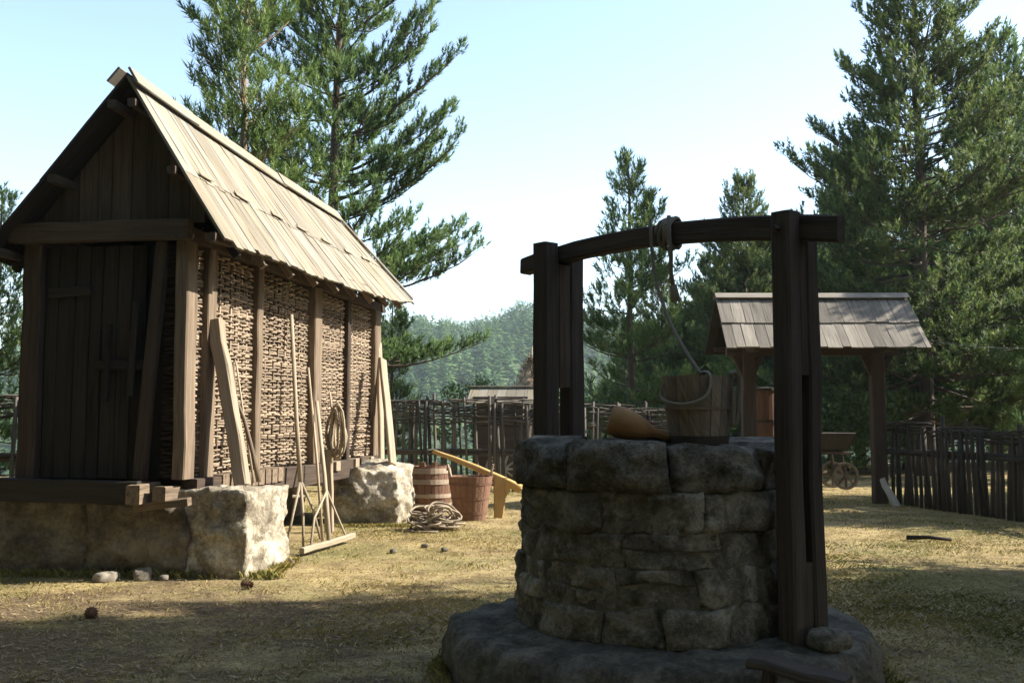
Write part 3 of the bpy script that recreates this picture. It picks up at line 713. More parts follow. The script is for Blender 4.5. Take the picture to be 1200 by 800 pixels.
# rope coils
def coil(cx, cy, cz, rx, rz_, n, r, spread, flat, seed):
    g = random.Random(seed); mb = MB()
    for i in range(n):
        pts = []; ox, oy, oz = g.uniform(-spread, spread), g.uniform(-spread, spread) * .6, g.uniform(-spread, spread) * .4
        a0 = g.uniform(0, 6); sx, sy = g.uniform(.6 if flat else .35, 1.05), g.uniform(.6, 1.05); tilt = g.uniform(-.5, .5)
        for k in range(18):
            t = k / 18 * 6.283; wob = 1 + .12 * math.sin(3 * t + a0)
            if flat: p = (cx + ox + rx * sx * math.cos(t) * wob, cy + oy + rx * sy * math.sin(t) * wob, max(r, cz + oz * .8 + .10 * math.sin(t + a0) * tilt * 2.6 + rz_ * i / n))
            else: p = (cx + ox * .5 + .85 * rx * sx * math.sin(t) * (1 - .12 * math.cos(t)) * wob, cy + oy - .55 * rx * sx * math.sin(t) * (1 - .12 * math.cos(t)) * wob, cz + oz - rz_ * sy * math.cos(t) * -1)
            pts.append(p)
        mb.tube(pts, r, 6, closed=True)
    return mb
mb = coil(-2.17, 12.38, 1.24, .15, .33, 11, .015, .09, False, 4); mb.tube([(-2.27, 12.42, 1.72), (-2.235, 12.38, 1.5), (-2.22, 12.38, 1.4)], .014, 6)
ident(mb.build('hanging_rope', M['pole'], None, True), 'coil of pale rope hanging on the main post of the wicker wall', 'rope')
mb = coil(-.97, 12.62, .04, .20, .17, 30, .014, .17, True, 6); mb.tube([(-1.25, 12.6, .02), (-1.32, 12.45, .02), (-1.2, 12.32, .02), (-1.05, 12.3, .02), (-.9, 12.28, .02)], .014, 6)
ident(mb.build('rope_pile', M['rope'], None, True), 'heap of pale rope loops lying on the grass in front of the barrel', 'rope')

# ------------------------------------------------------------------ staved vessels
def staved(r_root, n, prof, th, mat, open_top=True, tall=(), floor_z=.05, rot=0):
    """prof: list of (z, radius); every stave a part"""
    for i in range(n):
        a0, a1 = 2 * math.pi * (i + .025) / n + rot, 2 * math.pi * (i + .975) / n + rot; vs, gr, fs = [], [], []
        pf = list(prof); dz = U(-.006, .006); jr = U(-.002, .003)
        if i in tall: pf = pf[:-1] + [(pf[-1][0], pf[-1][1]), (pf[-1][0] + tall[i], pf[-1][1] + .004)]
        for k, (z, r) in enumerate(pf):
            if k == len(pf) - 1: z += dz
            for a, q in ((a0, r + jr), ((a0 + a1) / 2, r + jr + .002), (a1, r + jr), (a1, r - th), (a0, r - th)):
                vs.append((math.cos(a) * q, math.sin(a) * q, z)); gr.append((z, a * r, q))
        m = len(pf)
        for k in range(m - 1):
            for j in range(5):
                a, b = k * 5 + j, k * 5 + (j + 1) % 5; fs.append((a, b, b + 5, a + 5))
        fs.append((4, 3, 2, 1, 0)); e = (m - 1) * 5; fs.append(tuple(e + j for j in range(5)))
        mb = MB(); mb.add(vs, fs, gr); mb.build('stave', mat, r_root)
    mb = MB(); r = prof[0][1] - th * .5; mb.lathe([(0.0, floor_z), (r, floor_z), (r, floor_z - .02), (0, floor_z - .02)], 20); mb.build('bottom', mat, r_root)
def hoop(r_root, prof, z, h, mat, out=.005, n=28, name='hoop'):
    def rad(z):
        for (z0, r0), (z1, r1) in zip(prof, prof[1:]):
            if z <= z1: return r0 + (r1 - r0) * (z - z0) / (z1 - z0)
        return prof[-1][1]
    a, b = rad(z - h / 2), rad(z + h / 2)
    mb = MB(); mb.lathe([(a + .003, z - h / 2), (a + out + .003, z - h / 2), (b + out + .003, z + h / 2), (b + .003, z + h / 2)], n, jit=.0012, closed=True); mb.build(name, mat, r_root, False)

bl = root('barrel', (-1.24, 15.3, 0), .3, 'upright brown barrel with wide pale hoops standing behind the rope pile', 'barrel')
bp = [(0, .285), (.2, .318), (.4, .325), (.68, .288)]
staved(bl, 18, bp, .025, M['barrel'], tall={11: .07, 13: .07}, floor_z=.58)
for z, h in ((.09, .07), (.24, .06), (.45, .07), (.61, .08)): hoop(bl, bp, z, h, M['band'], .010)
tb = root('wooden_tub', (-.58, 14.0, 0), 0, 'red brown tapered tub with two pierced lugs beside the barrel', 'tub')
tp = [(0, .215), (.3, .262), (.60, .310)]
staved(tb, 20, tp, .024, M['barrel'], tall={0: .10, 10: .10}, rot=-.16)
for z in (.10, .30, .50): hoop(tb, tp, z, .035, M['barrel'], .006)
for a in (1, -1):
    mb = MB(); mb.beam((a * .262, 0, .56), (a * .322, 0, .76), .10, .028, (a, 0, -.2), seg=2); o = mb.build('lug', M['band'], tb)
    mb = MB(); mb.tube([(a * .285, 0, .70), (a * .335, 0, .69)], .018, 8); mb.build('lug_hole', M['bandark'], tb, True)
# carved plough of orange wood behind the tub
O = (-.2, 14.25, 0)
pl = root('wooden_plough', O, 0, 'carved orange wooden plough lying behind the tub', 'plough')
mb = MB(); mb.beam(*w2(O, (-1.15, 14.65, .92), (.13, 14.2, .40)), .07, .055, seg=8, w1=.11, t1=.115, bow=(0, 0, .03), jit=.003, ch=.018); mb.build('beam', M['orange'], pl, True)
mb = MB(); mb.beam(*w2(O, (-.16, 14.26, .56), (-.19, 14.2, -.01)), .21, .06, (0, 1, 0), seg=6, w1=.13, jit=.004, ch=.02); mb.build('sole', M['orange'], pl)
mb = MB(); mb.beam(*w2(O, (-.03, 14.24, .50), (-.12, 14.24, .25)), .10, .05, (0, 1, 0), seg=3, w1=.03); mb.build('wedge', M['orange'], pl)
mb = MB(); mb.tube(w2(O, (.05, 14.22, .44), (.14, 14.18, .39)), .04, 8, r1=.012); mb.build('tip', M['barrel'], pl)
mb = MB(); mb.tube(w2(O, (.12, 14.19, .40), (.23, 14.15, .36)), .007, 6, r1=.004); mb.build('peg', M['orange'], pl)

# ------------------------------------------------------------------ the well
WX, WY = .81, 5.70
well = root('stone_well', (WX, WY, 0), 0, 'round stone well with two tall timber posts and a crossbeam', 'well')
def ring_stone(a0, a1, z0, z1, ro, ri, seed, nu=8, nv=6, bulge=.03, gap=.007, rough=.022, top_round=0.0):
    vs, gr, fs = [], [], []; rm = (ro + ri) / 2; g = gap / ro
    skew = U(-.02, .02); tz0, tz1 = U(-.012, .012), U(-.012, .012); push = U(-.014, .016)
    for j in range(nv + 1):
        v = j / nv
        for i in range(nu + 1):
            u = i / nu
            a = a0 + g + (a1 - a0 - 2 * g) * u + skew * (v - .5)
            z = z0 + gap + (z1 - z0 - 2 * gap) * v + (tz0 * (1 - v) + tz1 * v) * (u - .5) * 2
            wx_, wz_ = math.cos(a) * 2.2, math.sin(a) * 2.2
            a, z = a + .055 * noise.noise((wx_, wz_, z * 4.5)), z + (.030 * noise.noise((wx_ * 1.3, wz_ * 1.3 + 7, z * 3)) + .012 * noise.noise((wx_ * 5, wz_ * 5, z * 11))) * (0 if z < .3 else 1)
            eu, ev = min(u, 1 - u) * 2, min(v, 1 - v) * 2
            round_ = (1 - (1 - min(1, eu * 1.8)) ** 2) ** .5 * (1 - (1 - min(1, ev * 1.8)) ** 2) ** .5
            r = ro + push - bulge * (1 - round_)
            q = Vector((math.cos(a) * r, math.sin(a) * r, z))
            d = noise.fractal(q * 3.5 + Vector((seed, 0, 0)), 1, 2, 4) * rough * 1.6 + noise.fractal(q * 14 + Vector((0, seed, 0)), 1, 2, 3) * rough * .9
            r += d * (.35 + .65 * round_)
            if top_round and v > .5: r -= top_round * ((v - .5) / .5) ** 3
            a += noise.noise(q * 7 + Vector((seed, 3, 0))) * .012; z += noise.noise(q * 7 + Vector((3, seed, 0))) * .009
            vs.append((math.cos(a) * r, math.sin(a) * r, z))
    nb = len(vs); W_ = nu + 1
    loop = [i for i in range(W_)] + [j * W_ + nu for j in range(1, nv + 1)] + [nv * W_ + i for i in range(nu - 1, -1, -1)] + [j * W_ for j in range(nv - 1, 0, -1)]
    for k in loop:
        x, y, z = vs[k]; a = math.atan2(y, x); vs.append((math.cos(a) * ri, math.sin(a) * ri, z))
    for j in range(nv):
        for i in range(nu): fs.append((j * W_ + i, j * W_ + i + 1, (j + 1) * W_ + i + 1, (j + 1) * W_ + i))
    m = len(loop)
    for k in range(m): fs.append((loop[(k + 1) % m], loop[k], nb + k, nb + (k + 1) % m))
    fs.append(tuple(nb + k for k in range(m)))
    mb = MB(); mb.add(vs, fs); return mb
rng.seed(404)
courses = [(.28, .47, .780, 11), (.47, .66, .770, 12), (.66, .83, .762, 11), (.83, 1.03, .755, 11), (1.03, 1.265, .766, 9)]
for ci, (z0, z1, ro, n) in enumerate(courses):
    cuts = [0.0]
    for i in range(n): cuts.append(cuts[-1] + U(.65, 1.4))
    a = U(0, 6); k = 2 * math.pi / cuts[-1]
    top = ci == len(courses) - 1
    for i in range(n):
        split = (not top) and rng.random() < .22
        zz = [(z0, (z0 + z1) / 2), ((z0 + z1) / 2, z1)] if split else [(z0, z1)]
        for q0, q1 in zz:
            mb = ring_stone(a + cuts[i] * k, a + cuts[i + 1] * k, q0 + (U(-.014, .014) if q0 > z0 else 0), q1 + (U(-.012, .02) if top else 0), ro + (U(-.01, .02) if top else 0), .42 if top else .5, U(0, 99), 16, 11, .022 if top else .009, .0030, .030 if top else .020, .03 if top else 0)
            o = mb.build('stone', M['wellstone'], well, True)
mb = MB(); mb.lathe([(.44, .2), (.735, .2), (.762, .45), (.752, .66), (.742, .85), (.734, 1.0), (.68, 1.225), (.46, 1.235), (.44, .9)], 96, jit=.012, closed=True); mb.build('mortar', M['mortar'], well, True)
mb = MB(); mb.lathe([(0, .30), (.45, .30)], 32); mb.build('shaft_floor', M['mortar'], well)
# plinth: uneven cast ring round the foot
def plinth():
    vs, fs = [], []; n, prof = 220, [(1.17, -.05), (1.18, .02), (1.185, .08), (1.18, .14), (1.17, .19), (1.15, .235), (1.12, .26), (1.08, .274), (1.03, .28), (.98, .282), (.93, .284), (.88, .288), (.82, .294), (.70, .30)]
    for i in range(n):
        t = 2 * math.pi * i / n
        for r, z in prof:
            q = Vector((math.cos(t) * r, math.sin(t) * r, z)); d = noise.fractal(q * 2.2, 1, 2, 5); e = noise.fractal(q * 9, 1, 2, 4); d += .5 * noise.cell(Vector((t * 3.1, z * 3, 1)))
            w = 1 if r > 1.1 else .3
            rr_ = r + (d * .030 + e * .022) * w; vs.append((math.cos(t) * rr_, math.sin(t) * rr_, z + (d * .008 + e * .016)))
    m = len(prof)
    for i in range(n):
        j = (i + 1) % n
        for k in range(m - 1): fs.append((i * m + k, j * m + k, j * m + k + 1, i * m + k + 1))
    mb = MB(); mb.add(vs, fs); return mb
plinth().build('plinth', M['plinth'], well, True)
# posts: two uprights with packing blocks, the beam lying between them
BD = Vector((-.64, .77, 0)).normalized(); BS = Vector((BD.y, -BD.x, 0)); BS = BS if BS.x > 0 else -BS
PR = Vector((1.46 - WX, 5.09 - WY, 0)); PL = PR + BD * 1.80
def wp(mb_args, name, mat='well', **k):
    mb = MB(); mb.beam(*mb_args, **k); return mb.build(name, M[mat], well)
for P_, top, sep, wd_ in ((PR, 2.45, .090, .108), (PL, 2.53, .116, .125)):
    for sg in (-1, 1):
        o = P_ + BS * (sep * sg)
        wp((o + V(0, 0, .27), o + V(U(-.01, .01), 0, top + (0 if sg < 0 else -.02)), wd_, wd_), 'upright', up=tuple(BS), seg=8, jit=.005, ch=.012)
    wp((P_ + V(0, 0, 1.62 if P_ is PR else 1.60), P_ + V(0, 0, top - .135), wd_ * .86, 2 * sep - wd_ - .003), 'packing_block', mat='well' if P_ is PR else 'gable', up=tuple(BS), seg=4, jit=.003)  # left block in lighter wood, sunlight on its face put into the colour
    wp((P_ + V(0, 0, .26), P_ + V(0, 0, .68), wd_ * .86, 2 * sep - wd_ - .003), 'packing_block', up=tuple(BS), seg=3, jit=.003)
e0, e1 = PR - BD * .27 + V(0, 0, 2.335), PL + BD * .34 + V(0, 0, 2.43)
mb = MB(); mb.beam(e0, e1, .068, .135, seg=14, bow=(0, 0, .090), jit=.003, ch=.010, t1=.105, w1=.100); mb.build('crossbeam', M['well'], well)
mb = MB(); mb.tube([PR + BS * -.19 + V(0, 0, 2.36), PR + BS * .19 + V(0, 0, 2.36)], .018, 7); mb.build('peg', M['well'], well)

# rope on the crossbeam
def beam_pt(t): 
    f = (t + .27) / (1.80 + .27 + .34); b = e0.lerp(e1, f) + V(0, 0, .090 * 4 * f * (1 - f)); return b + V(WX, WY, 0)
mb = MB(); c0 = beam_pt(.86)
pts = []
for i in range(64):
    a = 2 * math.pi * i / 14; k = i / 63
    o = c0 + BD * (-.07 + .09 * k + .012 * math.sin(a * 2.3)); pts.append(o + BS * (.068 * math.cos(a)) + V(0, 0, .088 * math.sin(a)))
mb.tube(pts, .0125, 7)
s0 = pts[0]; tail = c0 + BD * -.075 - BS * .075
mb.tube([tail + V(0, 0, .09), tail + V(.0, 0, -.02), tail + V(.01, 0, -.14), tail + V(.008, 0, -.24), tail + V(.02, 0, -.31)], .013, 7)
mb.tube([tail + V(.02, 0, -.31), tail + V(.03, .01, -.355), tail + V(.035, 0, -.40)], .022, 7, r1=.028)
# the long fall: from the windings down to the bucket bail
BK = Vector((.975, 5.24, 1.268))
st = c0 + BD * .055 - BS * .085
en = BK + V(.02, .0, .365)
def hang(fz, fx): return Vector((st.x + (en.x - st.x) * fx, st.y + (en.y - st.y) * fx, st.z + (en.z - st.z) * fz))
fall = [st + V(0, 0, .09), st, hang(.20, .04), hang(.42, .17), hang(.64, .40), hang(.84, .70), en]
def cr(p, n=6):
    out = []; q = [p[0]] + p + [p[-1]]
    for i in range(1, len(q) - 2):
        a, b, c, d = q[i - 1:i + 3]
        for k in range(n):
            t = k / n; out.append(.5 * ((2 * b) + (c - a) * t + (2 * a - 5 * b + 4 * c - d) * t * t + (-a + 3 * b - 3 * c + d) * t ** 3))
    return out + [p[-1]]
mb.tube(cr(fall), .0095, 7)
ident(mb.build('well_rope', M['roped'], None, True), 'rope wound round the well crossbeam and hanging down to the bucket', 'rope')
# bucket on the rim
bk = root('bucket', BK, 0, 'wooden stave bucket with rope handles standing on the well rim', 'bucket')
kp = [(0, .148), (.17, .165), (.35, .184)]
staved(bk, 18, kp, .016, M['bucket'], floor_z=.035, rot=.05)
hoop(bk, kp, .022, .040, M['bandark'], .006, name='hoop'); hoop(bk, kp, .185, .012, M['bucket'], .006); 
mb = MB()
mb.tube(cr([V(-.183, -.03, .31), V(-.20, -.04, .25), V(-.17, -.11, .215), V(-.09, -.185, .205), V(.0, -.205, .24), V(.03, -.195, .30), V(.03, -.17, .36), V(.02, -.05, .372), V(.02, .0, .365)]), .008, 7)
mb.build('rope_handle', M['roped'], bk, True)
mb = MB(); mb.tube(cr([V(.15, -.10, .36), V(.185, -.08, .365), V(.205, -.06, .30), V(.195, -.08, .2), V(.185, -.09, .12), V(.165, -.10, .10), V(.165, -.105, .18), V(.17, -.10, .28)]), .012, 7); mb.build('rope_handle', M['roped'], bk, True)
# carved scoop beside the bucket
def scoop():
    mb = MB(); vs, gr, fs = [], [], []; n, m = 16, 14
    sec = [(-.155, .035, .055), (-.15, .066, .075), (-.10, .088, .084), (-.03, .088, .074), (.03, .066, .054), (.065, .040, .034), (.10, .030, .026), (.15, .034, .027), (.185, .022, .018)]
    for x, w, h in sec:
        for k in range(n):
            a = 2 * math.pi * k / n; y, z = math.cos(a) * w, math.sin(a) * h
            vs.append((x, y, z)); gr.append((x, y, z))
    for i in range(len(sec) - 1):
        for k in range(n): fs.append((i * n + k, i * n + (k + 1) % n, (i + 1) * n + (k + 1) % n, (i + 1) * n + k))
    fs.append(tuple(range(n - 1, -1, -1))); e = (len(sec) - 1) * n; fs.append(tuple(e + k for k in range(n)))
    mb.add(vs, fs, gr); return mb
o = scoop().build('scoop', M['ladle'], None, True); o.location = (.66, 5.24, 1.352); o.rotation_euler = (0, R(17), R(-4))
ident(o, 'carved orange brown wooden scoop lying on the well rim beside the bucket', 'scoop')
# bench plank in the foreground
O = (1.25, 4.33, 0)
bn = root('low_bench', O, 0, 'low dark plank bench at the foot of the well plinth', 'bench')
mb = MB(); mb.beam((-.19, .16, .345), (.16, -.05, .285), .17, .045, seg=5, jit=.006, ch=.015); mb.build('seat', M['well'], bn)
for px, py in ((-.10, .16), (-.14, .08), (.12, .03), (.08, -.06)):
    mb = MB(); mb.tube([(px * 1.2, py, -.02), (px, py, .31 - px * .12)], .024, 6); mb.build('leg', M['well'], bn, True)
boulder((.20, .15, .10), 31, (1.55, 4.95, .325), .4, 'small dark stone lying at the foot of the right well post', 'mortar', 6, .4, .02, name='loose_stone', fine=.006, freq=6)

# ------------------------------------------------------------------ fences of stakes and woven rods
picket_cache = []
for i in range(12):
    mb = MB(); mb.tube([(0, 0, -.1), (U(-.02, .02), U(-.02, .02), .5), (U(-.03, .03), U(-.02, .02), 1)], .042, 6, r1=.03, jit=.12); picket_cache.append(mb.mesh('picket', M['fence' if i < 6 else 'fencedark'], True))
def fence(pts, h, band, rail, label, step=.14, tall=.25, sparse=0.0, mat='fence'):
    r = root('woven_fence', (pts[0][0], pts[0][1], 0), 0, label, 'fence')
    o = Vector((pts[0][0], pts[0][1], 0)); wv = MB(); rl = MB()
    for (x0, y0, h0), (x1, y1, h1) in zip(pts, pts[1:]):
        a, b = Vector((x0, y0, 0)) - o, Vector((x1, y1, 0)) - o; L = (b - a).length; d = (b - a) / L; sd = Vector((-d.y, d.x, 0)); n = int(L / step)
        for i in range(n):
            f = (i + U(.2, .8)) / n; p = a.lerp(b, f); hh = h0 + (h1 - h0) * f
            if rng.random() < sparse: continue
            k = link('picket', picket_cache[rng.randrange(6) + (6 if mat != 'fence' else 0)], r); k.location = (p.x, p.y, 0)
            s = U(.75, 1.2); k.scale = (s, s, hh - .04 if rng.random() > tall else hh + U(.04, .16)); k.rotation_euler = (U(-.04, .04), U(-.05, .05), U(0, 6))
        hm = (h0 + h1) / 2
        weave(wv, a + V(0, 0, 0) , b, h0 - band, h0 - .02, .036, .017, .045, .30, sd, .016, slack=h0 - hm if False else 0)
        for dz in (-.03, .02):
            rl.tube([a + V(0, 0, rail + dz), a.lerp(b, .5) + sd * U(-.04, .04) + V(0, 0, rail + dz + U(-.02, .02)), b + V(0, 0, rail + dz)], .035, 6, jit=.1)
    q = wv.build('woven_band', M[mat], r, True); q['kind'] = 'stuff'
    rl.build('rail', M[mat], r, True)
    return r
fence([(-2.9, 19.6, 1.78), (-1.2, 19.4, 1.78), (.4, 19.2, 1.70), (2.4, 19.6, 1.6), (4.2, 19.6, 1.5)], 1.75, .48, .76, 'woven stake fence between the hut and the well with a high wattle band', .10, .25, .10)
fence([(6.3, 16.9, 1.36), (6.55, 15.5, 1.30), (6.8, 14.3, 1.24), (7.1, 12.9, 1.14), (7.4, 11.6, 1.08)], 1.3, .20, .86, 'dark stake fence running from the gate along the wood on the right', .118, .15, .08, 'fencedark')
fence([(-7.2, 13.0, 1.72), (-6.1, 13.0, 1.72), (-5.0, 13.1, 1.72)], 1.7, .30, .9, 'short run of woven fence to the left of the hut', .2, .2, .2)

# ------------------------------------------------------------------ roofed gate
gate = root('roofed_gate', (5.05, 16.7, 0), 0, 'small roofed gate with two posts and a shingled board roof', 'gate')
def gb(name, mat, *a, **k):
    mb = MB(); mb.beam(*a, **k); return mb.build(name, M[mat], gate)
for x in (-1.09, 1.07):
    gb('post', 'postdark', (x, 0, -.05), (x, 0, 2.55), .22, .20, up=(0, 1, 0), seg=5, jit=.006, ch=.02)
    for s in (-1, 1):
        gb('bracket', 'postdark', (x + s * .06, 0, 2.12), (x + s * .24, 0, 2.50), .10, .09, up=(0, 1, 0), seg=2)
    gb('cross_arm', 'postdark', (x, -.72, 2.55), (x, .72, 2.55), .12, .12, seg=2)
    gb('rafter', 'door', (x, -.78, 2.54), (x, 0, 3.27), .08, .08, up=(0, -.7, .7)); gb('rafter', 'door', (x, .78, 2.54), (x, 0, 3.27), .08, .08, up=(0, .7, .7))
gb('lintel', 'postdark', (-1.45, 0, 2.52), (1.45, 0, 2.52), .14, .14, seg=4)
gb('purlin', 'postdark', (-1.5, -.74, 2.61), (1.5, -.74, 2.61), .09, .08); gb('purlin', 'postdark', (-1.5, .74, 2.61), (1.5, .74, 2.61), .09, .08)
gb('ridge_beam', 'postdark', (-1.5, 0, 3.33), (1.5, 0, 3.33), .09, .09)
for sd in (-1, 1):
    for f0, f1, lift in ((0, .55, .03), (.50, 1.0, 0)):
        x = -1.62
        while x < 1.58:
            w = min(U(.13, .22), 1.60 - x); e = f1 + U(-.012, .012)
            if w < .04: break
            P_ = lambda f, xx: V(xx + .02 * f * (1 if xx > 0 else -1), sd * .92 * f, 3.43 - .90 * f + lift)
            mb = MB(); mb.slab([P_(f0, x + .003), P_(f0, x + w - .003), P_(e, x + w - .003), P_(e, x + .003)], .028, seg=2, jit=.005); mb.build('roof_shingle', M['shingle' if sd < 0 else 'door'], gate); x += w  # back slope in darker boards, shade of its underside put into the colour
for sd in (-1, 1): gb('ridge_board', 'shingle', (-1.63, sd * .06, 3.455), (1.62, sd * .06, 3.46), .15, .022, up=(0, sd * .62, .78), seg=4)
beam_thing('broken_stake', (6.19, 16.15, -.02), (6.02, 16.35, .42), .12, .05, 'broken pale grey stake leaning at the foot of the gate post', 'stake', 'white', up=(0, 1, 0), seg=4, w1=.08, jit=.012)
# things beyond the gate
def wheel(parent, c, r, ax, mat, spokes=8):
    w = link('wheel', None, parent); 
    mb = MB(); M4 = Vector((0, 0, 1)).rotation_difference(Vector(ax)).to_matrix().to_4x4()
    mb.lathe([(r - .05, -.03), (r, -.03), (r, .03), (r - .05, .03)], 24, closed=True, M4=M4)
    w2_ = mb.build('wheel', mat, parent); bpy.data.objects.remove(w); w2_.location = c
    mb = MB(); mb.tube([M4 @ V(0, 0, -.05), M4 @ V(0, 0, .05)], .05, 10); mb.build('hub', mat, w2_)
    for i in range(spokes):
        a = 2 * math.pi * i / spokes; u = M4 @ V(math.cos(a), math.sin(a), 0); mb = MB(); mb.beam(u * .03, u * (r - .02), .045, .03, tuple(M4 @ V(0, 0, 1)), seg=1); mb.build('spoke', mat, w2_)
    return w2_
ct = root('hand_cart', (6.2, 20.0, 0), .15, 'wooden hand cart with pale spoked wheels standing beyond the gate', 'cart')
for s in (-1, 1):
    mb = MB(); mb.beam((-.62, s * .30, .72), (.42, s * .30, .72), .05, .06); mb.build('shaft', M['postdark'], ct)
    mb = MB(); mb.slab([V(-.45, s * .42, 1.12), V(.50, s * .42, 1.12), V(.36, s * .26, .76), V(-.36, s * .26, .76)], .03); mb.build('side_board', M['fencedark'], ct)
mb = MB(); mb.slab([V(.50, -.42, 1.12), V(.50, .42, 1.12), V(.36, .26, .76), V(.36, -.26, .76)], .03); mb.build('end_board', M['fencedark'], ct)
mb = MB(); mb.slab([V(-.45, -.42, 1.12), V(-.45, .42, 1.12), V(-.36, .26, .76), V(-.36, -.26, .76)], .03); mb.build('end_board', M['fencedark'], ct)
mb = MB(); mb.beam((-.36, 0, .75), (.36, 0, .75), .52, .03); mb.build('bed', M['fencedark'], ct)
mb = MB(); mb.tube([(.34, -.32, .33), (.34, .32, .33)], .03, 6); mb.build('axle', M['fencedark'], ct)
for s in (-1, 1):
    wheel(ct, (.34, s * .28, .27), .27, (0, 1, 0), M['fence']); mb = MB(); mb.beam((-.4, s * .28, .74), (-.46, s * .28, 0), .05, .05, (0, 1, 0)); mb.build('leg', M['fencedark'], ct)
    mb = MB(); mb.beam((.34, s * .22, .33), (.28, s * .22, .74), .05, .05, (0, 1, 0)); mb.build('strut', M['fencedark'], ct)
vt = root('tall_vat', (4.62, 18.2, .0), 0, 'tall brown stave vat on a low stand behind the gate post', 'vat')
vp_ = [(.75, .25), (1.35, .27), (1.90, .25)]
staved(vt, 14, vp_, .025, M['barrel'], floor_z=1.8); hoop(vt, vp_, 1.35, .05, M['bandark'], .012)
mb = MB(); mb.lathe([(0, 1.97), (.28, 1.95), (.28, 1.90), (0, 1.90)], 18); mb.build('lid', M['bandark'], vt)
for a in range(4):
    mb = MB(); mb.tube([(.24 * math.cos(a * 1.57 + .7), .24 * math.sin(a * 1.57 + .7), 0), (.2 * math.cos(a * 1.57 + .7), .2 * math.sin(a * 1.57 + .7), .78)], .04, 6); mb.build('leg', M['bandark'], vt, True)
mb = MB(); mb.lathe([(0, .73), (.30, .73), (.30, .69), (0, .69)], 16); mb.build('stand_top', M['bandark'], vt)

# wire from the gate roof to the wood
pole_thing('wire', [(6.72, 16.6, 2.74), (8.2, 17.6, 2.66), (10.2, 19.0, 2.72), (14.3, 26.4, 2.95)], .004, 'thin pale wire strung from the gate roof towards the wood', 'wire', 'wire', n=5)
# shed, haystack and wheel beyond the centre fence
O = (-.23, 21.5, 0)
sh = root('low_shed', O, -.12, 'low wooden shed with a pale board roof behind the woven fence', 'shed')
g0 = ground_h(-.23, 21.5)
for x0, x1, y0, y1 in ((-.55, .62, -.45, -.42), (-.55, .62, .42, .45), (-.55, -.52, -.42, .42), (.59, .62, -.42, .42)):
    nb = 6
    for i in range(nb):
        z0 = g0 + i * .31; mb = MB()
        mb.beam(((x0 + x1) / 2 if x1 - x0 < .1 else x0, (y0 + y1) / 2 if y1 - y0 < .1 else y0, z0 + .155), ((x0 + x1) / 2 if x1 - x0 < .1 else x1, (y0 + y1) / 2 if y1 - y0 < .1 else y1, z0 + .155), .03, .30, seg=1); mb.build('wall_board', M['postdark'], sh)
for sd in (-1, 1):
    for i in range(7):
        x = -.66 + i * .2; mb = MB(); mb.slab([V(x, 0, 2.06), V(x + .193, 0, 2.06), V(x + .193, sd * .62, 1.72), V(x, sd * .62, 1.72)], .03, seg=1); mb.build('roof_board', M['roof'], sh)
mb = MB(); mb.beam((-.70, 0, 2.085), (.76, 0, 2.085), .12, .03); mb.build('ridge_board', M['roof'], sh)
for sx in (-.535, .605):
    mb = MB(); vs = [(sx, -.44, 1.74), (sx, .44, 1.74), (sx, 0, 2.0), (sx + .02, -.44, 1.74), (sx + .02, .44, 1.74), (sx + .02, 0, 2.0)]; mb.add(vs, [(0, 1, 2), (5, 4, 3), (0, 3, 4, 1), (1, 4, 5, 2), (2, 5, 3, 0)]); mb.build('gable', M['post'], sh)
hs = root('haystack', (.52, 27, ground_h(.5, 27)), 0, 'brown haystack round a pole beyond the woven fence', 'haystack')
mb = MB(); vs, fs = [], []
nq, mq = 28, 16
for i in range(nq):
    for k in range(mq + 1):
        f = k / mq; t = 2 * math.pi * i / nq; r = 1.15 * (1 - f ** 1.7) * (1 if f > .15 else .85 + f) + .02; z = 3.15 * f
        q = Vector((math.cos(t) * r, math.sin(t) * r, z)); d = noise.fractal(q * 2.5, 1, 2, 4) * .14; vs.append(q + Vector((math.cos(t), math.sin(t), 0)) * d)
for i in range(nq):
    for k in range(mq): fs.append((i * (mq + 1) + k, ((i + 1) % nq) * (mq + 1) + k, ((i + 1) % nq) * (mq + 1) + k + 1, i * (mq + 1) + k + 1))
mb.add(vs, fs); mb.build('hay', M['hay'], hs, True)
gq = np.random.default_rng(8); n = 2600; i = gq.integers(0, len(vs), n); P0 = np.array([tuple(v) for v in vs])[i] + gq.normal(size=(n, 3)) * .06
dd = gq.normal(size=(n, 3)); dd[:, 2] -= .9; dd /= np.linalg.norm(dd, axis=1, keepdims=True); ss = gq.normal(size=(n, 3)) * .010
vv = np.stack([P0 - ss, P0 + ss, P0 + dd * .25], 1).reshape(-1, 3)
o = link('loose_straw', np_mesh('loose_straw', vv, np.arange(len(vv)).reshape(-1, 3), gr=vv, pr=np.repeat(gq.random(n), 3), mat=M['hay']), hs); o['kind'] = 'stuff'
mb = MB(); mb.tube([(0, 0, 2.6), (.02, 0, 3.5)], .03, 6, r1=.02); mb.build('pole', M['pole'], hs, True)
wl = root('cart_wheel', (-.17, 19.75, .66), 0, 'pale spoked cart wheel seen through the woven fence', 'wheel')
M4 = Matrix.Rotation(R(80), 4, 'X'); rr0 = .36
mb = MB(); mb.lathe([(rr0 - .05, -.03), (rr0, -.03), (rr0, .03), (rr0 - .05, .03)], 28, closed=True, M4=M4); mb.build('rim', M['white'], wl)
mb = MB(); mb.tube([M4 @ V(0, 0, -.07), M4 @ V(0, 0, .07)], .07, 10); mb.build('hub', M['white'], wl)
for i in range(10):
    a = 2 * math.pi * i / 10; u = M4 @ V(math.cos(a), math.sin(a), 0); mb = MB(); mb.beam(u * .05, u * (rr0 - .03), .045, .03, tuple(M4 @ V(0, 0, 1)), seg=1); mb.build('spoke', M['white'], wl)
wl.location.z = .40

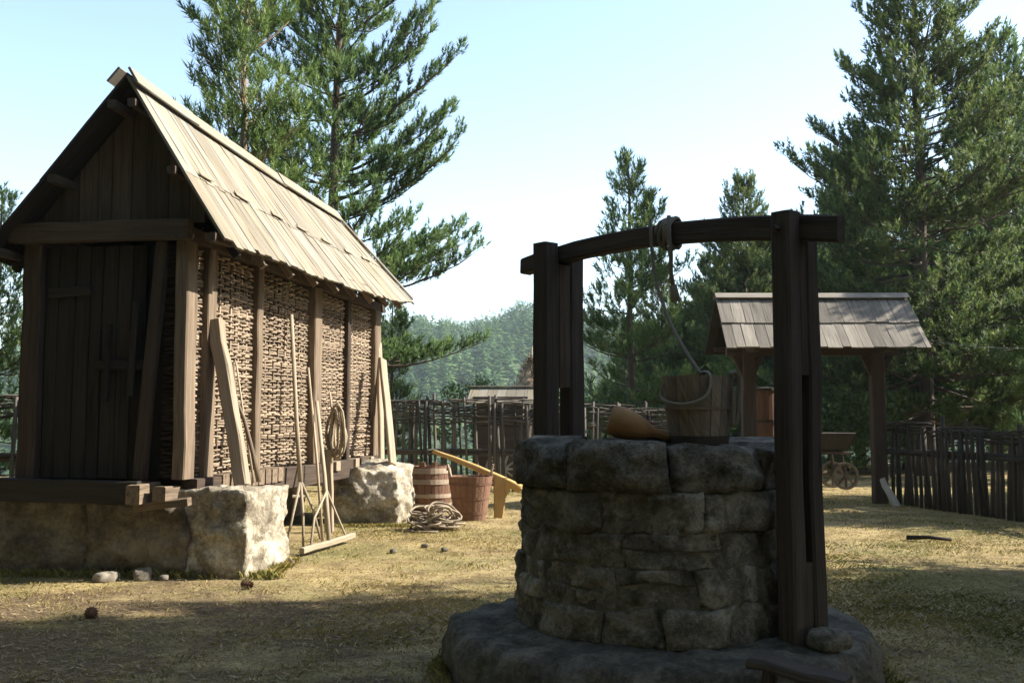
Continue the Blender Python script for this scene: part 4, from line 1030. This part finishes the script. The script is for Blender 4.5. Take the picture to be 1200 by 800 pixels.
# ------------------------------------------------------------------ small things on the grass
boulder((.16, .13, .13), 41, (-3.20, 8.76, .05), .3, 'rounded tan stone on the grass before the brown foundation stone', 'pebble', 6, .3, .02, name='small_stone', fine=.005, freq=8)
boulder((.22, .16, .11), 43, (-3.50, 8.72, .03), .9, 'flat grey stone on the grass before the dark foundation stone', 'pebble', 6, .3, .02, name='small_stone', fine=.005, freq=8)
boulder((.09, .08, .06), 44, (-3.02, 8.78, .02), .2, 'tiny pale pebble next to the rounded tan stone', 'pebble', 5, .3, .01, name='small_stone', fine=.004, freq=10)
def cone_thing(loc, rz, label):
    mb = MB(); 
    for k in range(9):
        f = k / 8; r = .034 * math.sin(math.pi * (.15 + .75 * f)) + .008
        for j in range(7):
            a = 2 * math.pi * (j + .5 * (k % 2)) / 7; c = V(-.045 + .09 * f, math.cos(a) * r * .6, math.sin(a) * r * .6); e = V(-.045 + .09 * f + .012, math.cos(a) * (r + .012), math.sin(a) * (r + .012)); t = V(0, -math.sin(a), math.cos(a)) * .011
            mb.add([c - t, c + t, e], [(0, 1, 2)])
    mb.tube([(-.045, 0, 0), (.045, 0, 0)], .014, 6)
    o = mb.build('pine_cone', M['cone']); o.location = loc; o.rotation_euler = (0, .2, rz); return ident(o, label, 'pine cone', None)
cone_thing((-2.18, 8.30, .045), .6, 'dark pine cone on the grass in front of the pale corner stone'); 
cone_thing((-2.95, 7.1, .04), 1.6, 'pine cone lying in the shaded grass further from the hut')
pole_thing('fallen_twig', [(4.55, 11.62, .03), (4.75, 11.5, .05), (4.98, 11.42, .03)], .028, 'short dark twig lying on the sunlit grass on the right', 'twig', 'door', .018)
for i, (x, y, lb) in enumerate([(-.95, 11.0, 'clod of earth nearest the rope pile, middle of three on the sunlit grass'), (-1.25, 10.6, 'clod of earth nearest the hay rake on the sunlit grass'), (-.72, 10.7, 'clod of earth nearest the well on the sunlit grass')]):
    o = boulder((.08, .06, .05), 50 + i, (x, y, .015), i, lb, 'mortar', 5, .3, .01, 'clods on the sunlit grass', 'clod', 'clod', .004, 12)

# ------------------------------------------------------------------ short dry grass
def grass():
    g = np.random.default_rng(77); X, Y = [], []
    n = 300000
    y = 4.3 + 15.7 * g.random(n) ** 1.5; x = (g.random(n) - .5) * 2 * (.62 * y + .8)
    keep = np.ones(n, bool)
    keep &= (np.hypot(x - WX, y - WY) > 1.20)
    # inside the hut's footprint nothing grows
    c, s = math.cos(HR), math.sin(HR); lx = (x + 2.87) * c + (y - 9) * s; ly = -(x + 2.87) * s + (y - 9) * c
    keep &= ~((lx > -1.6) & (lx < .05) & (ly > .1) & (ly < 5.8))
    x, y = x[keep], y[keep]
    pt = np.array([noise.noise((a * .55, b * .55, 1.3)) + .5 * noise.noise((a * 2.1, b * 2.1, 7.7)) for a, b in zip(x, y)])
    ok = g.random(len(x)) < np.clip(.62 + pt * .9 - .75 * np.clip(1 - np.hypot(x + 3.0, y - 6.0) / 4.2, 0, 1), .08, 1); x, y, pt = x[ok], y[ok], pt[ok]; n = len(x)
    z = np.array([.035 * noise.noise((a * .35, b * .35, 3)) for a, b in zip(x, y)])
    a = g.random(n) * 6.283; h = (.008 + .022 * g.random(n) ** 2) * (1 + .6 * np.clip(pt, -.5, 1)); le = .9 + .9 * g.random(n); w = (.0012 + .0012 * g.random(n)) * (.7 + y * .09)
    d = np.stack([np.cos(a), np.sin(a)], 1)
    b = np.stack([x, y, z - .004], 1); sd = np.stack([-np.sin(a) * w, np.cos(a) * w, 0 * w], 1)
    mid = b + np.stack([d[:, 0] * h * le * .35, d[:, 1] * h * le * .35, h * .7], 1); tip = b + np.stack([d[:, 0] * h * le, d[:, 1] * h * le, h], 1)
    v = np.stack([b - sd, b + sd, mid + sd * .7, tip, mid - sd * .7], 1).reshape(-1, 3)
    i = np.arange(n)[:, None] * 5; f = (i + np.array([[0, 1, 2, 3, 4]]))
    green = np.array([noise.noise((p * .45, q * .45, 12.0)) + .5 * noise.noise((p * 1.7, q * 1.7, 2.0)) for p, q in zip(x, y)]) + .34 * np.clip(x / 4, -.6, 1)
    pr = np.clip(.60 - green * .8 + g.normal(size=n) * .2, 0, 1)
    o = link('grass', np_mesh('grass', v, f, pr=np.repeat(pr, 5), mat=M['grass'])); ident(o, 'short dry yellow grass covering the yard', 'grass', kind='stuff')
    # taller tufts in clumps, thick round the plinth and along the stones
    P, Q = [], []
    def clump(cx, cy, k, sp, hh, gr_):
        for _ in range(k): P.append((cx + g.normal() * sp, cy + g.normal() * sp, hh * (.5 + g.random()))); Q.append(gr_)
    for _ in range(1500):
        yy = 4.6 + 13 * g.random() ** 1.4; xx = (g.random() - .5) * 2 * (.56 * yy + .5)
        if math.hypot(xx - WX, yy - WY) < 1.3 or (xx < -2.0 and yy > 8.7): continue
        clump(xx, yy, int(8 + 14 * g.random()), .05 + .04 * g.random(), .016 + .020 * g.random(), .15 + g.random() * .8)
    for _ in range(420):
        t = g.random() * 6.283; r = 1.20 + .05 * g.random(); clump(WX + r * math.cos(t), WY + r * math.sin(t), 9, .03, .025 + .03 * g.random(), .1 + g.random() * .7)
    for _ in range(260):
        k = g.random(); clump(-4.6 + 2.55 * k, 8.83 + .0 * k + .12 * g.random() - .10 * k + .1, 8, .03, .035 + .04 * g.random(), g.random() * .7)
    for _ in range(160):
        k = g.random(); clump(-2.18 + .05 * g.random(), 8.95 + .95 * k, 8, .03, .035 + .03 * g.random(), .3 + g.random() * .6); clump(-2.4 + 1.1 * k, 13.1, 8, .04, .04, g.random())
    P = np.array(P); n = len(P); a = g.random(n) * 6.283; h = P[:, 2]; le = .3 + .7 * g.random(n); w = (.0012 + .0010 * g.random(n)) * (.7 + P[:, 1] * .09)
    d = np.stack([np.cos(a), np.sin(a)], 1); b = np.stack([P[:, 0], P[:, 1], np.full(n, -.01)], 1); sd = np.stack([-np.sin(a) * w, np.cos(a) * w, 0 * w], 1)
    mid = b + np.stack([d[:, 0] * h * le * .35, d[:, 1] * h * le * .35, h * .7], 1); tip = b + np.stack([d[:, 0] * h * le, d[:, 1] * h * le, h], 1)
    v = np.stack([b - sd, b + sd, mid + sd * .7, tip, mid - sd * .7], 1).reshape(-1, 3)
    f = np.arange(n)[:, None] * 5 + np.array([[0, 1, 2, 3, 4]])
    o = link('grass_tufts', np_mesh('grass_tufts', v, f, pr=np.repeat(np.clip(np.array(Q) + g.normal(size=n) * .12, 0, 1), 5), mat=M['grass'])); ident(o, 'longer green and straw coloured tufts along the stones and the plinth', 'grass', kind='stuff')
    # fallen needles, straw and bark crumbs
    n = 60000; yy = 4.4 + 12 * g.random(n) ** 1.6; xx = (g.random(n) - .5) * 2 * (.58 * yy + .5); k = np.hypot(xx - WX, yy - WY) > 1.22; xx, yy = xx[k], yy[k]; n = len(xx)
    a = g.random(n) * 6.283; L = .012 + .035 * g.random(n) ** 2; w = (.0012 + .003 * g.random(n) ** 3) * (.6 + yy * .08)
    zz = np.array([.035 * noise.noise((p * .35, q * .35, 3)) for p, q in zip(xx, yy)]) + .006 + .012 * g.random(n)
    c = np.stack([xx, yy, zz], 1); d = np.stack([np.cos(a) * L, np.sin(a) * L, (g.random(n) - .5) * .012], 1); sd = np.stack([-np.sin(a) * w, np.cos(a) * w, 0 * w], 1)
    v = np.stack([c - d - sd, c - d + sd, c + d + sd, c + d - sd], 1).reshape(-1, 3); f = np.arange(n)[:, None] * 4 + np.array([[0, 1, 2, 3]])
    o = link('needle_litter', np_mesh('needle_litter', v, f, gr=v * 3, pr=np.repeat(g.random(n), 4), mat=M['litter'])); ident(o, 'dry pine needles and straw scattered over the ground', 'litter', kind='stuff')
grass()

# ------------------------------------------------------------------ haze over the valley
hz = MB(); x0, x1, y0, y1, z0, z1 = -800, 800, -110, 800, -40, 75
hz.add([(x0, y0, z0), (x1, y0, z0), (x1, y1, z0), (x0, y1, z0), (x0, y0, z1), (x1, y0, z1), (x1, y1, z1), (x0, y1, z1)], [(3, 2, 1, 0), (4, 5, 6, 7), (0, 1, 5, 4), (1, 2, 6, 5), (2, 3, 7, 6), (3, 0, 4, 7)])
hm = bpy.data.materials.new('haze'); hm.use_nodes = True; t = hm.node_tree; t.nodes.remove(t.nodes['Principled BSDF'])
pv = nd(t, 'ShaderNodeVolumePrincipled'); pv.inputs['Color'].default_value = (.78, .94, .97, 1); pv.inputs['Density'].default_value = .00034; pv.inputs['Anisotropy'].default_value = .2
t.links.new(pv.outputs[0], t.nodes['Material Output'].inputs['Volume'])
o = hz.build('haze', hm); ident(o, 'thin blue haze hanging over the valley', 'haze', kind='stuff')
